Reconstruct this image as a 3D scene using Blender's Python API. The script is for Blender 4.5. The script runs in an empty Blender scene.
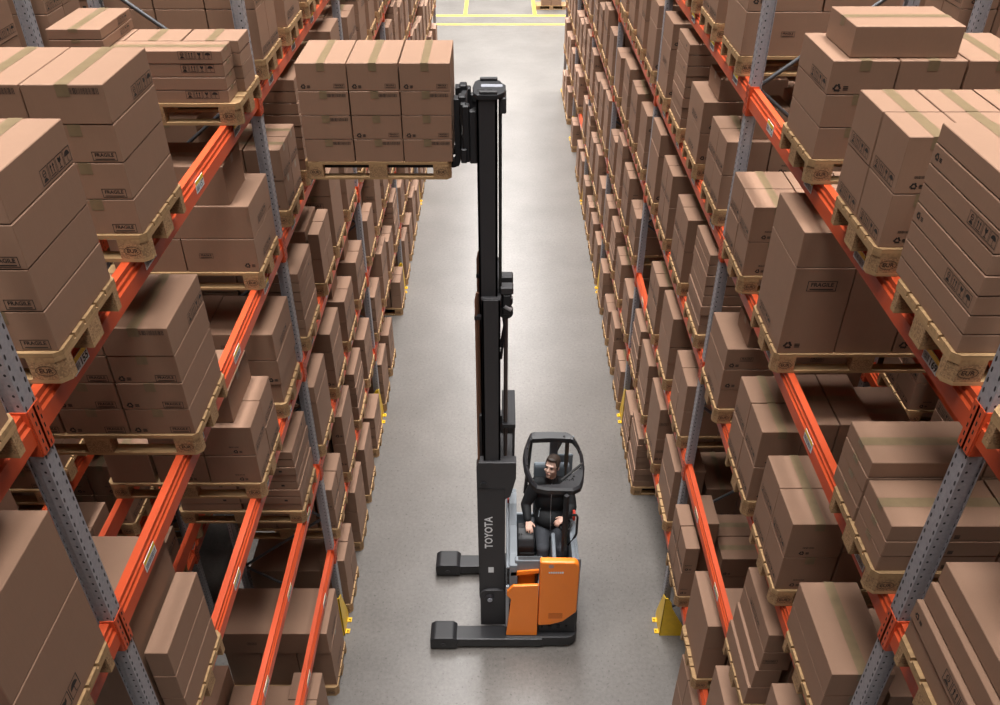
import bpy, math, random
import numpy as np
from mathutils import Vector, Matrix

R = random.Random(11)
SC = bpy.context.scene
COL = SC.collection
PI = math.pi

# ------------------------------------------------------------------ materials
def new_mat(name):
    m = bpy.data.materials.new(name); m.use_nodes = True
    nt = m.node_tree
    return m, nt, nt.nodes['Principled BSDF']

def plain(name, rgb, rough=0.5, metal=0.0, spec=0.5, noise=0.0, nscale=8.0, bump=0.0, emit=None):
    m, nt, b = new_mat(name)
    b.inputs['Roughness'].default_value = rough
    b.inputs['Metallic'].default_value = metal
    b.inputs['Specular IOR Level'].default_value = spec
    b.inputs['Base Color'].default_value = (*rgb, 1)
    if emit:
        b.inputs['Emission Color'].default_value = (*rgb, 1); b.inputs['Emission Strength'].default_value = emit
    if noise or bump:
        tc = nt.nodes.new('ShaderNodeTexCoord'); n = nt.nodes.new('ShaderNodeTexNoise')
        n.inputs['Scale'].default_value = nscale; n.inputs['Detail'].default_value = 5
        nt.links.new(tc.outputs['Object'], n.inputs['Vector'])
        r = nt.nodes.new('ShaderNodeValToRGB')
        r.color_ramp.elements[0].position = .3; r.color_ramp.elements[1].position = .7
        r.color_ramp.elements[0].color = (*[c*(1-noise) for c in rgb], 1)
        r.color_ramp.elements[1].color = (*[min(1, c*(1+noise)) for c in rgb], 1)
        nt.links.new(n.outputs['Fac'], r.inputs['Fac']); nt.links.new(r.outputs['Color'], b.inputs['Base Color'])
        if bump:
            bp = nt.nodes.new('ShaderNodeBump'); bp.inputs['Strength'].default_value = bump; bp.inputs['Distance'].default_value = .003
            nt.links.new(n.outputs['Fac'], bp.inputs['Height']); nt.links.new(bp.outputs['Normal'], b.inputs['Normal'])
    return m

def cardboard(name, rgb):
    m, nt, b = new_mat(name)
    b.inputs['Roughness'].default_value = .62; b.inputs['Specular IOR Level'].default_value = .35
    tc = nt.nodes.new('ShaderNodeTexCoord')
    n = nt.nodes.new('ShaderNodeTexNoise'); n.inputs['Scale'].default_value = 9; n.inputs['Detail'].default_value = 6; n.inputs['Roughness'].default_value = .7
    nt.links.new(tc.outputs['Object'], n.inputs['Vector'])
    mp = nt.nodes.new('ShaderNodeMapping'); mp.inputs['Scale'].default_value = (160, 160, 9)
    nt.links.new(tc.outputs['Object'], mp.inputs['Vector'])
    f = nt.nodes.new('ShaderNodeTexNoise'); f.inputs['Scale'].default_value = 1; f.inputs['Detail'].default_value = 3
    nt.links.new(mp.outputs['Vector'], f.inputs['Vector'])
    g = nt.nodes.new('ShaderNodeNewGeometry')
    def math_(op, a, bb):
        k = nt.nodes.new('ShaderNodeMath'); k.operation = op
        for i, x in enumerate((a, bb)):
            if isinstance(x, (int, float)): k.inputs[i].default_value = x
            else: nt.links.new(x, k.inputs[i])
        return k.outputs[0]
    v = math_('ADD', math_('MULTIPLY', n.outputs['Fac'], .16), math_('MULTIPLY', f.outputs['Fac'], .10))
    v = math_('ADD', v, math_('MULTIPLY', g.outputs['Random Per Island'], .22))
    v = math_('ADD', v, .76)
    hs = nt.nodes.new('ShaderNodeMix'); hs.data_type = 'RGBA'; hs.blend_type = 'MULTIPLY'; hs.inputs[0].default_value = 1
    hs.inputs[6].default_value = (*rgb, 1)
    cmb = nt.nodes.new('ShaderNodeCombineColor')
    for i in range(3): nt.links.new(v, cmb.inputs[i])
    nt.links.new(cmb.outputs[0], hs.inputs[7]); nt.links.new(hs.outputs[2], b.inputs['Base Color'])
    return m

def wood(name, rgb, axis='X', chip=False):
    m, nt, b = new_mat(name)
    b.inputs['Roughness'].default_value = .7; b.inputs['Specular IOR Level'].default_value = .25
    tc = nt.nodes.new('ShaderNodeTexCoord'); mp = nt.nodes.new('ShaderNodeMapping')
    mp.inputs['Scale'].default_value = (150, 150, 150) if chip else ((3, 45, 45) if axis == 'X' else (45, 3, 45))
    nt.links.new(tc.outputs['Object'], mp.inputs['Vector'])
    if chip:
        n = nt.nodes.new('ShaderNodeTexVoronoi'); n.inputs['Scale'].default_value = 1.0
        nt.links.new(mp.outputs['Vector'], n.inputs['Vector']); out = n.outputs['Color']
    else:
        n = nt.nodes.new('ShaderNodeTexNoise'); n.inputs['Scale'].default_value = 1; n.inputs['Detail'].default_value = 6
        nt.links.new(mp.outputs['Vector'], n.inputs['Vector']); out = n.outputs['Fac']
    oi = nt.nodes.new('ShaderNodeObjectInfo')
    r = nt.nodes.new('ShaderNodeValToRGB')
    r.color_ramp.elements[0].position = .25; r.color_ramp.elements[1].position = .75
    r.color_ramp.elements[0].color = (*[c*(.74 if chip else .70) for c in rgb], 1)
    r.color_ramp.elements[1].color = (*[min(1, c*1.25) for c in rgb], 1)
    nt.links.new(out, r.inputs['Fac'])
    mx = nt.nodes.new('ShaderNodeHueSaturation')
    mr = nt.nodes.new('ShaderNodeMapRange'); mr.inputs[3].default_value = .82; mr.inputs[4].default_value = 1.1
    nt.links.new(oi.outputs['Random'], mr.inputs[0]); nt.links.new(mr.outputs[0], mx.inputs['Value'])
    nt.links.new(r.outputs['Color'], mx.inputs['Color']); nt.links.new(mx.outputs['Color'], b.inputs['Base Color'])
    return m

def post_mat():
    """galvanised post: slots in two columns on the aisle face, small holes on the flanks (object space, post along z)"""
    m, nt, b = new_mat('galvanised_post')
    b.inputs['Roughness'].default_value = .5; b.inputs['Metallic'].default_value = .1
    tc = nt.nodes.new('ShaderNodeTexCoord'); s = nt.nodes.new('ShaderNodeSeparateXYZ')
    nt.links.new(tc.outputs['Object'], s.inputs[0])
    geo = nt.nodes.new('ShaderNodeNewGeometry'); sn = nt.nodes.new('ShaderNodeSeparateXYZ')
    nt.links.new(tc.outputs['Normal'], sn.inputs[0])
    def M(op, a, bb=0.0):
        k = nt.nodes.new('ShaderNodeMath'); k.operation = op
        for i, x in enumerate((a, bb)):
            if isinstance(x, (int, float)): k.inputs[i].default_value = x
            else: nt.links.new(x, k.inputs[i])
        return k.outputs[0]
    def dots(coord, off, pitch, rw, rz, phase):
        dz = M('SUBTRACT', M('MULTIPLY', M('FRACT', M('ADD', M('DIVIDE', s.outputs['Z'], pitch), phase)), pitch), pitch/2)
        a = M('DIVIDE', M('SUBTRACT', M('ABSOLUTE', coord), off), rw)
        c = M('DIVIDE', dz, rz)
        return M('LESS_THAN', M('ADD', M('MULTIPLY', a, a), M('MULTIPLY', c, c)), 1.0)
    front = M('MULTIPLY', dots(s.outputs['Y'], .030, .05, .006, .013, 0), M('GREATER_THAN', M('ABSOLUTE', sn.outputs['X']), .7))
    side = M('MULTIPLY', dots(M('ADD', s.outputs['X'], .021), 0, .05, .0055, .0065, .5), M('GREATER_THAN', M('ABSOLUTE', sn.outputs['Y']), .7))
    hole = M('MAXIMUM', front, side)
    n = nt.nodes.new('ShaderNodeTexNoise'); n.inputs['Scale'].default_value = 60; n.inputs['Detail'].default_value = 3
    nt.links.new(tc.outputs['Object'], n.inputs['Vector'])
    r = nt.nodes.new('ShaderNodeValToRGB')
    r.color_ramp.elements[0].color = (.24, .232, .245, 1); r.color_ramp.elements[1].color = (.41, .40, .42, 1)
    nt.links.new(n.outputs['Fac'], r.inputs['Fac'])
    mx = nt.nodes.new('ShaderNodeMix'); mx.data_type = 'RGBA'
    nt.links.new(hole, mx.inputs[0]); nt.links.new(r.outputs['Color'], mx.inputs[6]); mx.inputs[7].default_value = (.012, .012, .015, 1)
    nt.links.new(mx.outputs[2], b.inputs['Base Color'])
    return m

def floor_mat():
    m, nt, b = new_mat('polished_concrete')
    tc = nt.nodes.new('ShaderNodeTexCoord')
    def noise(sc, det, rough=.6):
        n = nt.nodes.new('ShaderNodeTexNoise'); n.inputs['Scale'].default_value = sc; n.inputs['Detail'].default_value = det; n.inputs['Roughness'].default_value = rough
        nt.links.new(tc.outputs['Object'], n.inputs['Vector']); return n.outputs['Fac']
    def ramp(f, p0, p1, c0, c1):
        r = nt.nodes.new('ShaderNodeValToRGB'); r.color_ramp.elements[0].position = p0; r.color_ramp.elements[1].position = p1
        r.color_ramp.elements[0].color = (*c0, 1); r.color_ramp.elements[1].color = (*c1, 1)
        nt.links.new(f, r.inputs['Fac']); return r.outputs['Color']
    big = ramp(noise(.7, 5), .3, .7, (.132, .121, .110), (.178, .164, .150))
    fine = ramp(noise(22, 6, .75), .36, .66, (.78, .78, .78), (1.06, 1.06, 1.06))
    pits = ramp(noise(30, 2, .5), .30, .36, (.62, .61, .60), (1, 1, 1))
    def mul(a, c):
        k = nt.nodes.new('ShaderNodeMix'); k.data_type = 'RGBA'; k.blend_type = 'MULTIPLY'; k.inputs[0].default_value = 1
        nt.links.new(a, k.inputs[6]); nt.links.new(c, k.inputs[7]); return k.outputs[2]
    nt.links.new(mul(mul(big, fine), pits), b.inputs['Base Color'])
    rr = nt.nodes.new('ShaderNodeMapRange'); rr.inputs[3].default_value = .24; rr.inputs[4].default_value = .38
    nt.links.new(noise(4, 5), rr.inputs[0]); nt.links.new(rr.outputs[0], b.inputs['Roughness'])
    b.inputs['Specular IOR Level'].default_value = .6
    return m

CARD = cardboard('cardboard', (.262, .154, .100))
TAPE = plain('packing_tape', (.198, .142, .080), .32, noise=.12, nscale=14)
INK = plain('black_print', (.012, .010, .009), .6)
WOOD = wood('pallet_board', (.40, .25, .122), 'X')
WOODY = wood('pallet_stringer', (.385, .24, .118), 'Y')
CHIP = wood('pressed_block', (.34, .205, .105), chip=True)
BURN = plain('burnt_stamp', (.045, .02, .012), .7)
POST = post_mat()
STEEL = plain('galvanised_steel', (.33, .34, .38), .45, .4, noise=.15, nscale=25)
DARKSTEEL = plain('dark_brace', (.085, .087, .092), .4, .4)
ORANGE = plain('beam_orange', (.58, .078, .022), .42, noise=.06, nscale=3)
SLOT = plain('slot_dark', (.012, .01, .01), .8)
WHITE = plain('label_white', (.75, .77, .78), .5)
YEL = plain('label_yellow', (.75, .52, .02), .5)
GUARD = plain('guard_yellow', (.80, .50, .02), .4, noise=.08, nscale=12)
LINE = plain('floor_paint_yellow', (.60, .43, .03), .5, noise=.1, nscale=6)
FLOOR = floor_mat()
BLK = plain('truck_black', (.012, .012, .014), .42, noise=.1, nscale=5)
BLK2 = plain('truck_charcoal', (.015, .015, .017), .5, noise=.08, nscale=5)
MASTM = plain('mast_steel', (.030, .029, .031), .5, .0)
TORANGE = plain('truck_orange', (.95, .245, .022), .34, noise=.02, nscale=3)
GREY = plain('cab_grey', (.20, .225, .25), .5, noise=.05, nscale=8)
LGREY = plain('cab_light_grey', (.30, .33, .36), .45)
RUB = plain('rubber', (.012, .012, .012), .8)
ROD = plain('cylinder_rod', (.25, .14, .09), .3, .5)
CHAINM = plain('chain_oiled', (.03, .028, .027), .45, .4, noise=.5, nscale=60)
SILV = plain('bright_metal', (.55, .56, .58), .3, .8)
RED = plain('red_lens', (.55, .04, .02), .3)
SKIN = plain('skin', (.68, .41, .31), .5, noise=.05, nscale=30)
HAIR = plain('hair_brown', (.045, .025, .016), .6, noise=.3, nscale=60)
JACK = plain('jacket_black', (.005, .005, .006), .75, noise=.2, nscale=40)
TROU = plain('trousers_grey', (.042, .044, .052), .8, noise=.15, nscale=60)
EYE = plain('eye_dark', (.02, .015, .012), .3)
LIP = plain('lip', (.42, .16, .13), .5)
SEATM = plain('seat_fabric', (.05, .055, .062), .7, noise=.1, nscale=30)

def glass_mat():
    m, nt, b = new_mat('roof_glass')
    nt.nodes.remove(b)
    out = nt.nodes['Material Output']
    t = nt.nodes.new('ShaderNodeBsdfTransparent'); t.inputs[0].default_value = (.93, .95, .96, 1)
    g = nt.nodes.new('ShaderNodeBsdfGlossy'); g.inputs['Roughness'].default_value = .03
    mx = nt.nodes.new('ShaderNodeMixShader'); mx.inputs[0].default_value = .045
    nt.links.new(t.outputs[0], mx.inputs[1]); nt.links.new(g.outputs[0], mx.inputs[2])
    nt.links.new(mx.outputs[0], out.inputs['Surface'])
    return m
GLASS = glass_mat()

# ------------------------------------------------------------------ mesh builder
class MB:
    def __init__(s): s.v = []; s.f = []; s.m = []; s.mats = []; s.smooth = []
    def mi(s, mat):
        if mat not in s.mats: s.mats.append(mat)
        return s.mats.index(mat)
    def add(s, vs, fs, mat, smooth=False):
        o = len(s.v); s.v += [tuple(p) for p in vs]; k = s.mi(mat)
        for f in fs: s.f.append(tuple(i+o for i in f)); s.m.append(k); s.smooth.append(smooth)
        return s
    def box(s, x0, x1, y0, y1, z0, z1, mat, c=0.0):
        if c <= 0:
            vs = [(x, y, z) for x in (x0, x1) for y in (y0, y1) for z in (z0, z1)]
            fs = [(0, 1, 3, 2), (4, 6, 7, 5), (0, 4, 5, 1), (2, 3, 7, 6), (0, 2, 6, 4), (1, 5, 7, 3)]
            return s.add(vs, fs, mat)
        xs, ys, zs = (x0, x1), (y0, y1), (z0, z1)
        vs = []; idx = {}
        for i in (0, 1):
            for j in (0, 1):
                for k in (0, 1):
                    sx, sy, sz = (1 if i == 0 else -1), (1 if j == 0 else -1), (1 if k == 0 else -1)
                    idx[i, j, k, 'x'] = len(vs); vs.append((xs[i], ys[j]+sy*c, zs[k]+sz*c))
                    idx[i, j, k, 'y'] = len(vs); vs.append((xs[i]+sx*c, ys[j], zs[k]+sz*c))
                    idx[i, j, k, 'z'] = len(vs); vs.append((xs[i]+sx*c, ys[j]+sy*c, zs[k]))
        fs = []
        def q(l, out):
            ctr = Vector((0, 0, 0))
            P = [Vector(vs[a]) for a in l]
            n = (P[1]-P[0]).cross(P[2]-P[0])
            if n.dot(Vector(out)) < 0: l = l[::-1]
            fs.append(tuple(l))
        for i in (0, 1):
            o = -1 if i == 0 else 1
            q([idx[i, 0, 0, 'x'], idx[i, 1, 0, 'x'], idx[i, 1, 1, 'x'], idx[i, 0, 1, 'x']], (o, 0, 0))
            q([idx[0, i, 0, 'y'], idx[1, i, 0, 'y'], idx[1, i, 1, 'y'], idx[0, i, 1, 'y']], (0, o, 0))
            q([idx[0, 0, i, 'z'], idx[1, 0, i, 'z'], idx[1, 1, i, 'z'], idx[0, 1, i, 'z']], (0, 0, o))
        for i in (0, 1):
            for j in (0, 1):
                a, b2 = (-1, 1)[i], (-1, 1)[j]
                q([idx[i, j, 0, 'x'], idx[i, j, 1, 'x'], idx[i, j, 1, 'y'], idx[i, j, 0, 'y']], (a, b2, 0))
                q([idx[i, 0, j, 'x'], idx[i, 1, j, 'x'], idx[i, 1, j, 'z'], idx[i, 0, j, 'z']], (a, 0, b2))
                q([idx[0, i, j, 'y'], idx[1, i, j, 'y'], idx[1, i, j, 'z'], idx[0, i, j, 'z']], (0, a, b2))
                for k in (0, 1): q([idx[i, j, k, t] for t in 'xyz'], (a, b2, (-1, 1)[k]))
        return s.add(vs, fs, mat)
    def prism(s, poly, axis, lo, hi, mat, smooth=False):
        """poly: 2-D outline; axis 'x': (y,z), 'y': (x,z), 'z': (x,y)"""
        def P(a, b, t): return {'x': (t, a, b), 'y': (a, t, b), 'z': (a, b, t)}[axis]
        n = len(poly)
        vs = [P(a, b, lo) for a, b in poly] + [P(a, b, hi) for a, b in poly]
        ar = sum(poly[i][0]*poly[(i+1) % n][1]-poly[(i+1) % n][0]*poly[i][1] for i in range(n))
        flip = (ar > 0) ^ (axis == 'y')
        fs = [tuple(range(n)) if not flip else tuple(range(n))[::-1], tuple(range(n, 2*n))[::-1] if not flip else tuple(range(n, 2*n))]
        for i in range(n):
            j = (i+1) % n
            fs.append((i, j, n+j, n+i) if flip else (j, i, n+i, n+j))
        return s.add(vs, fs, mat, smooth)
    def tube(s, path, r, mat, n=10, rs=None, cap=True, smooth=True):
        path = [Vector(p) for p in path]; vs = []; fs = []
        for i, p in enumerate(path):
            d = (path[min(i+1, len(path)-1)]-path[max(i-1, 0)]).normalized()
            up = Vector((0, 0, 1)) if abs(d.z) < .9 else Vector((1, 0, 0))
            a = d.cross(up).normalized(); b = d.cross(a).normalized()
            rr = rs[i] if rs else r
            for k in range(n):
                t = 2*PI*k/n
                vs.append(p+(a*math.cos(t)+b*math.sin(t))*rr)
        for i in range(len(path)-1):
            for k in range(n):
                fs.append((i*n+k, i*n+(k+1) % n, (i+1)*n+(k+1) % n, (i+1)*n+k))
        s.add(vs, fs, mat, smooth)
        if cap:
            o = len(path)-1
            s.add(vs[:n], [tuple(range(n))[::-1]], mat); s.add(vs[o*n:], [tuple(range(n))], mat)
        return s
    def ell(s, c, r, mat, nu=16, nv=10, rot=None):
        vs = []; fs = []
        for j in range(nv+1):
            ph = PI*j/nv
            for i in range(nu):
                th = 2*PI*i/nu
                p = Vector((r[0]*math.sin(ph)*math.cos(th), r[1]*math.sin(ph)*math.sin(th), r[2]*math.cos(ph)))
                if rot: p = rot @ p
                vs.append(p+Vector(c))
        for j in range(nv):
            for i in range(nu):
                fs.append((j*nu+i, (j+1)*nu+i, (j+1)*nu+(i+1) % nu, j*nu+(i+1) % nu))
        return s.add(vs, fs, mat, True)
    def decal(s, pv, pf, o, ux, uy, sc, mat):
        o, ux, uy = Vector(o), Vector(ux), Vector(uy)
        return s.add([o+ux*(x*sc)+uy*(y*sc) for x, y in pv], pf, mat)
    def mesh(s, name):
        me = bpy.data.meshes.new(name)
        me.from_pydata(s.v, [], s.f)
        for m in s.mats: me.materials.append(m)
        me.polygons.foreach_set('material_index', s.m); me.polygons.foreach_set('use_smooth', s.smooth)
        me.update(); return me
    def build(s, name, parent=None, loc=None, bevel=0.0):
        return link(name, s.mesh(name), parent, loc, bevel)

def link(name, me, parent=None, loc=None, bevel=0.0):
    o = bpy.data.objects.new(name, me); COL.objects.link(o)
    if parent: o.parent = parent
    if loc: o.location = loc
    if bevel:
        b = o.modifiers.new('Bevel', 'BEVEL'); b.width = bevel; b.segments = 2; b.limit_method = 'ANGLE'
    return o
def empty(name, loc=(0, 0, 0)):
    o = bpy.data.objects.new(name, None); o.location = loc; o.empty_display_size = .1; COL.objects.link(o); return o
def tag(o, label, cat, group=None):
    o['label'] = label; o['category'] = cat
    if group: o['group'] = group
    return o

# ------------------------------------------------------------------ printed marks (2-D outlines)
def text2d(txt, size=1.0, bold=False):
    c = bpy.data.curves.new('txt', 'FONT'); c.body = txt; c.size = size; c.align_x = 'CENTER'; c.align_y = 'CENTER'; c.resolution_u = 2
    if bold: c.offset = .025*size
    o = bpy.data.objects.new('txt', c); COL.objects.link(o)
    dg = bpy.context.evaluated_depsgraph_get(); dg.update()
    ev = o.evaluated_get(dg); me = ev.to_mesh()
    v = [(p.co.x, p.co.y) for p in me.vertices]; f = [tuple(p.vertices) for p in me.polygons]
    ev.to_mesh_clear(); bpy.data.objects.remove(o); bpy.data.curves.remove(c)
    return v, f
class D2:
    def __init__(s): s.v = []; s.f = []
    def poly(s, pts):
        o = len(s.v); s.v += pts; s.f.append(tuple(range(o, o+len(pts)))); return s
    def rect(s, x0, y0, x1, y1): return s.poly([(x0, y0), (x1, y0), (x1, y1), (x0, y1)])
    def frame(s, x0, y0, x1, y1, t):
        s.rect(x0, y0, x1, y0+t); s.rect(x0, y1-t, x1, y1); s.rect(x0, y0+t, x0+t, y1-t); return s.rect(x1-t, y0+t, x1, y1-t)
    def ring(s, cx, cy, rx, ry, t, n=28, a0=0, a1=2*PI):
        for i in range(n):
            p, q = a0+(a1-a0)*i/n, a0+(a1-a0)*(i+1)/n
            s.poly([(cx+(rx-t)*math.cos(p), cy+(ry-t)*math.sin(p)), (cx+rx*math.cos(p), cy+ry*math.sin(p)),
                    (cx+rx*math.cos(q), cy+ry*math.sin(q)), (cx+(rx-t)*math.cos(q), cy+(ry-t)*math.sin(q))])
        return s
    def put(s, vf, dx=0, dy=0, k=1):
        o = len(s.v); s.v += [(x*k+dx, y*k+dy) for x, y in vf[0]]; s.f += [tuple(i+o for i in f) for f in vf[1]]; return s
    def get(s): return s.v, s.f
def mk_fragile():
    d = D2().frame(-.5, -.2, .5, .2, .025); d.put(text2d('FRAGILE', .21, True), 0, .05); d.rect(-.40, -.14, .40, -.10); return d.get()
def mk_symbols():
    d = D2()
    for i in range(4): d.frame(-.5+i*.255, -.12, -.5+i*.255+.235, .12, .012)
    x = -.5+.1175   # globe on hands
    d.ring(x, .03, .055, .055, .016, 14); d.rect(x-.05, .022, x+.05, .036); d.poly([(x-.075, -.09), (x+.075, -.09), (x+.03, -.035), (x-.03, -.035)])
    x += .255       # two arrows up
    for q in (-.04, .04):
        d.rect(x+q-.011, -.06, x+q+.011, .04); d.poly([(x+q-.032, .035), (x+q+.032, .035), (x+q, .09)])
    d.rect(x-.08, -.09, x+.08, -.075)
    x += .255       # glass
    d.poly([(x-.05, .085), (x-.045, .02), (x-.012, -.01), (x+.012, -.01), (x+.045, .02), (x+.05, .085), (x+.01, .06), (x-.015, .075)])
    d.rect(x-.009, -.08, x+.009, -.005); d.rect(x-.045, -.09, x+.045, -.075)
    x += .255       # umbrella
    d.poly([(x-.085, .0)]+[(x+.085*math.cos(PI-PI*k/10), .0+.08*math.sin(PI-PI*k/10)) for k in range(1, 10)]+[(x+.085, .0)])
    d.rect(x-.006, -.085, x+.006, .0); d.ring(x+.015, -.08, .02, .02, .01, 8, PI, 2*PI)
    return d.get()
def mk_recycle():
    d = D2()
    for k in range(3):
        a = PI/2+k*2*PI/3; b = a+2*PI/3
        p = Vector((math.cos(a), math.sin(a)))*.5; q = Vector((math.cos(b), math.sin(b)))*.5
        u = (q-p).normalized(); n = Vector((-u.y, u.x))*.105
        s0 = p+u*.17; s1 = q-u*.26
        d.poly([tuple(s0-n), tuple(s1-n), tuple(s1+n), tuple(s0+n)][::-1]); d.poly([tuple(s1-n*1.9), tuple(s1+n*1.9), tuple(s1+u*.2)][::-1])
    for j in range(3): d.rect(.62, -.26+j*.17, 1.15, -.15+j*.17)
    return d.get()
def mk_barcode():
    d = D2(); r = random.Random(5); x = -.5
    while x < .48:
        w = r.choice((.01, .018, .026)); d.rect(x, -.09, min(.5, x+w), .09); x += w+r.choice((.012, .02))
    return d.get()
def mk_eur():
    d = D2().ring(0, 0, .5, .3, .035, 30); d.put(text2d('EUR', .36, True)); return d.get()
def mk_handle(): return D2().rect(-.3, -.22, .3, .22).get()
DEC = dict(fragile=mk_fragile(), symbols=mk_symbols(), recycle=mk_recycle(), barcode=mk_barcode(), handle=mk_handle())
SIZE = dict(fragile=.115, symbols=.27, recycle=.045, barcode=.16, handle=.07)
EUR = mk_eur()

# ------------------------------------------------------------------ camera
f_px, pitch, CAMZ = 854.64, math.radians(35.628), 8.65
cam = bpy.data.cameras.new('camera'); cam.sensor_width = 36; cam.lens = f_px*36/1000; cam.clip_end = 300
co = bpy.data.objects.new('camera', cam); COL.objects.link(co)
co.location = (0, 0, CAMZ); co.rotation_euler = (PI/2-pitch, 0, 0)
SC.camera = co

# ------------------------------------------------------------------ rack layout
Y1, BAY = 2.615, 3.85
NB = 6
POSTY = [Y1+BAY*i for i in range(NB+1)]
XF, XR = 1.85, 2.95          # aisle face / rear face of the frames
ZP = [0.002]+[6.51-(5-l)*1.29 for l in range(1, 6)]    # underside of pallets per level
PH = .15                     # pallet height
PL, PW = 1.18, .62
SLOT0 = [2.74, 3.66, 4.58, 5.50]
def slot_y(bay, s): return SLOT0[s]+(bay-1)*BAY+(.02 if bay > 1 else 0)

POSTTOP = 7.45
def beam_mesh(L, aisle):
    """beam along +y from 0 to L; aisle = direction (+1/-1 in x) it faces; origin at the beam's outer face, top"""
    b = MB(); a = aisle
    def bx(x0, x1, *r): b.box(min(x0*a, x1*a), max(x0*a, x1*a), *r)
    prof = [(0, -.15), (0, -.065), (-.010, -.055), (-.010, -.035), (-.018, -.028), (-.018, 0), (-.062, 0), (-.062, -.15)]
    b.prism([(x*a, z) for x, z in prof], 'y', .045, L-.045, ORANGE)
    return b.mesh('beam')
def connector_mesh(aisle, end):
    """plate hugging half of the post; end +1: at start of beam (post below y=0), -1 at the far end"""
    b = MB(); a = aisle; e = end
    y0, y1 = sorted((-.040*e*-1+(-.045*e)*0, .006*e)) if False else sorted((.008*e*-1, .045*e))
    xs = sorted((.004*a, .010*a))
    b.box(xs[0], xs[1], y0, y1, -.215, .012, ORANGE, .001)
    xs = sorted((-.062*a, .004*a)); yy = sorted((.045*e, .051*e))
    b.box(xs[0], xs[1], yy[0], yy[1], -.215, .012, ORANGE)
    for k in range(5):
        z = -.195+k*.044
        yc = .024*e
        x = .0106*a
        v = [(x, yc-.0045, z-.011), (x, yc+.0045, z-.011), (x, yc+.0045, z+.011), (x, yc-.0045, z+.011)]
        b.add(v, [(0, 1, 2, 3) if a > 0 else (3, 2, 1, 0)], SLOT)
    return b.mesh('connector')
def label_mesh(aisle, txt=None):
    b = MB(); a = aisle; w, h = .075, .038
    xs = sorted((0, .003*a))
    b.box(xs[0], xs[1], -w, w, -h, h, WHITE)
    x = .0034*a; uy = (0, a, 0)
    b.decal(*D2().rect(-w, .012, w, h).get(), (x, 0, 0), uy, (0, 0, 1), 1, YEL)
    d = D2()
    if txt: d.put(text2d(txt, .052, True), .03, -.012); xx = -.068; hi = -.02
    else: xx = -.068; hi = 0
    r = random.Random(3)
    while xx < (-.02 if txt else .06):
        ww = r.choice((.003, .005)); d.rect(xx, -.028, xx+ww, .005); xx += ww+.004
    b.decal(*d.get(), (.0038*a, 0, 0), uy, (0, 0, 1), 1, INK)
    return b.mesh('location_label')

def post_mesh(h):
    b = MB()
    # open-backed upright: web toward the aisle, two flanks, returns
    b.box(-.04, -.034, -.045, .045, 0, h, POST)
    for q in (-1, 1):
        def yb(x0, x1, y0, y1): b.box(x0, x1, min(y0*q, y1*q), max(y0*q, y1*q), 0, h, POST)
        yb(-.034, -.006, .039, .045); yb(-.006, -.001, .026, .045); yb(-.001, .035, .026, .031); yb(.035, .04, .020, .040)
    return b.mesh('post')
PLAB = {(-1, 1, 5, 0): '155', (1, 1, 5, 0): '169', (-1, 1, 5, 2): '157', (1, 1, 5, 3): '172'}

def make_rack(side, xf, xr, bays, label, first_post=0, posttop=POSTTOP, flip=1, beams=True):
    """side -1 left / +1 right of the aisle; xf: aisle-side distance"""
    rk = empty('pallet_rack', (side*xf, Y1, 0)); tag(rk, label, 'pallet rack')
    a = -side                     # direction to the aisle
    me_p = post_mesh(posttop)
    con = {(e, a2): connector_mesh(a2, e) for e in (1, -1) for a2 in (a, -a)}
    bm = {a2: beam_mesh(BAY, a2) for a2 in (a, -a)}
    lm = label_mesh(a); lmt = {t: label_mesh(a, t) for t in set(PLAB.values())}
    X = lambda x: side*x-side*xf
    for i in range(first_post, bays+1):
        y = BAY*i
        fr = MB()
        # diagonal bracing of the frame
        z = .25; k = 0
        w = xr-xf-.08
        while z < posttop-.9:
            xa, xb = X(xf+.07), X(xf+.07+w-.06)
            if k % 2: xa, xb = xb, xa
            fr.tube([(xa, y, z+.02), (xb, y, z+.78)], .016, DARKSTEEL, 6); z += .78; k += 1
        fo = fr.build('frame_bracing', rk)
        for xx, dirn in ((xf+.04, 1), (xr-.04, -1)):
            p = link('post', me_p, fo, (X(xx), y, 0))
            p.rotation_euler = (0, 0, 0 if side*dirn > 0 else PI)
        for xx in (xf+.04, xr-.04):
            bp = MB().box(-.038, .038, -.075, .075, 0, .008, STEEL); bp.build('foot_plate', fo, (X(xx), y, 0))
    for bay in range(first_post, bays+1):
        y0 = BAY*(bay-1)
        for lv in range(1, 6):
            if bay == 0 and lv < 4: continue
            z = ZP[lv]
            for xx, a2 in ((xf, a), (xr, -a)):
                bo = link('beam', bm[a2], rk, (X(xx), y0, z-.002))
                for e, yy in ((1, 0), (-1, BAY)):
                    link('beam_connector', con[e, a2], bo, (0, yy, 0))
                if a2 == a and xf < 2.5:
                    for s in range(4):
                        yc = SLOT0[s]+.30-Y1
                        t = PLAB.get((side, bay, lv, s))
                        link('location_label', lmt[t] if t else lm, bo, (.0005*a, yc+.0, -.074))
    return rk
make_rack(-1, XF, XR, NB, 'orange and grey pallet rack along the left of the aisle, beside the raised load')
make_rack(1, XF+.05, XR+.05, NB, 'orange and grey pallet rack along the right of the aisle, facing the driver\'s cab')
make_rack(-1, 3.40, 4.50, 3, 'pallet rack standing back to back behind the left aisle rack, mostly hidden')
make_rack(1, 3.44, 4.54, 3, 'pallet rack standing back to back behind the right aisle rack, mostly hidden')

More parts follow.
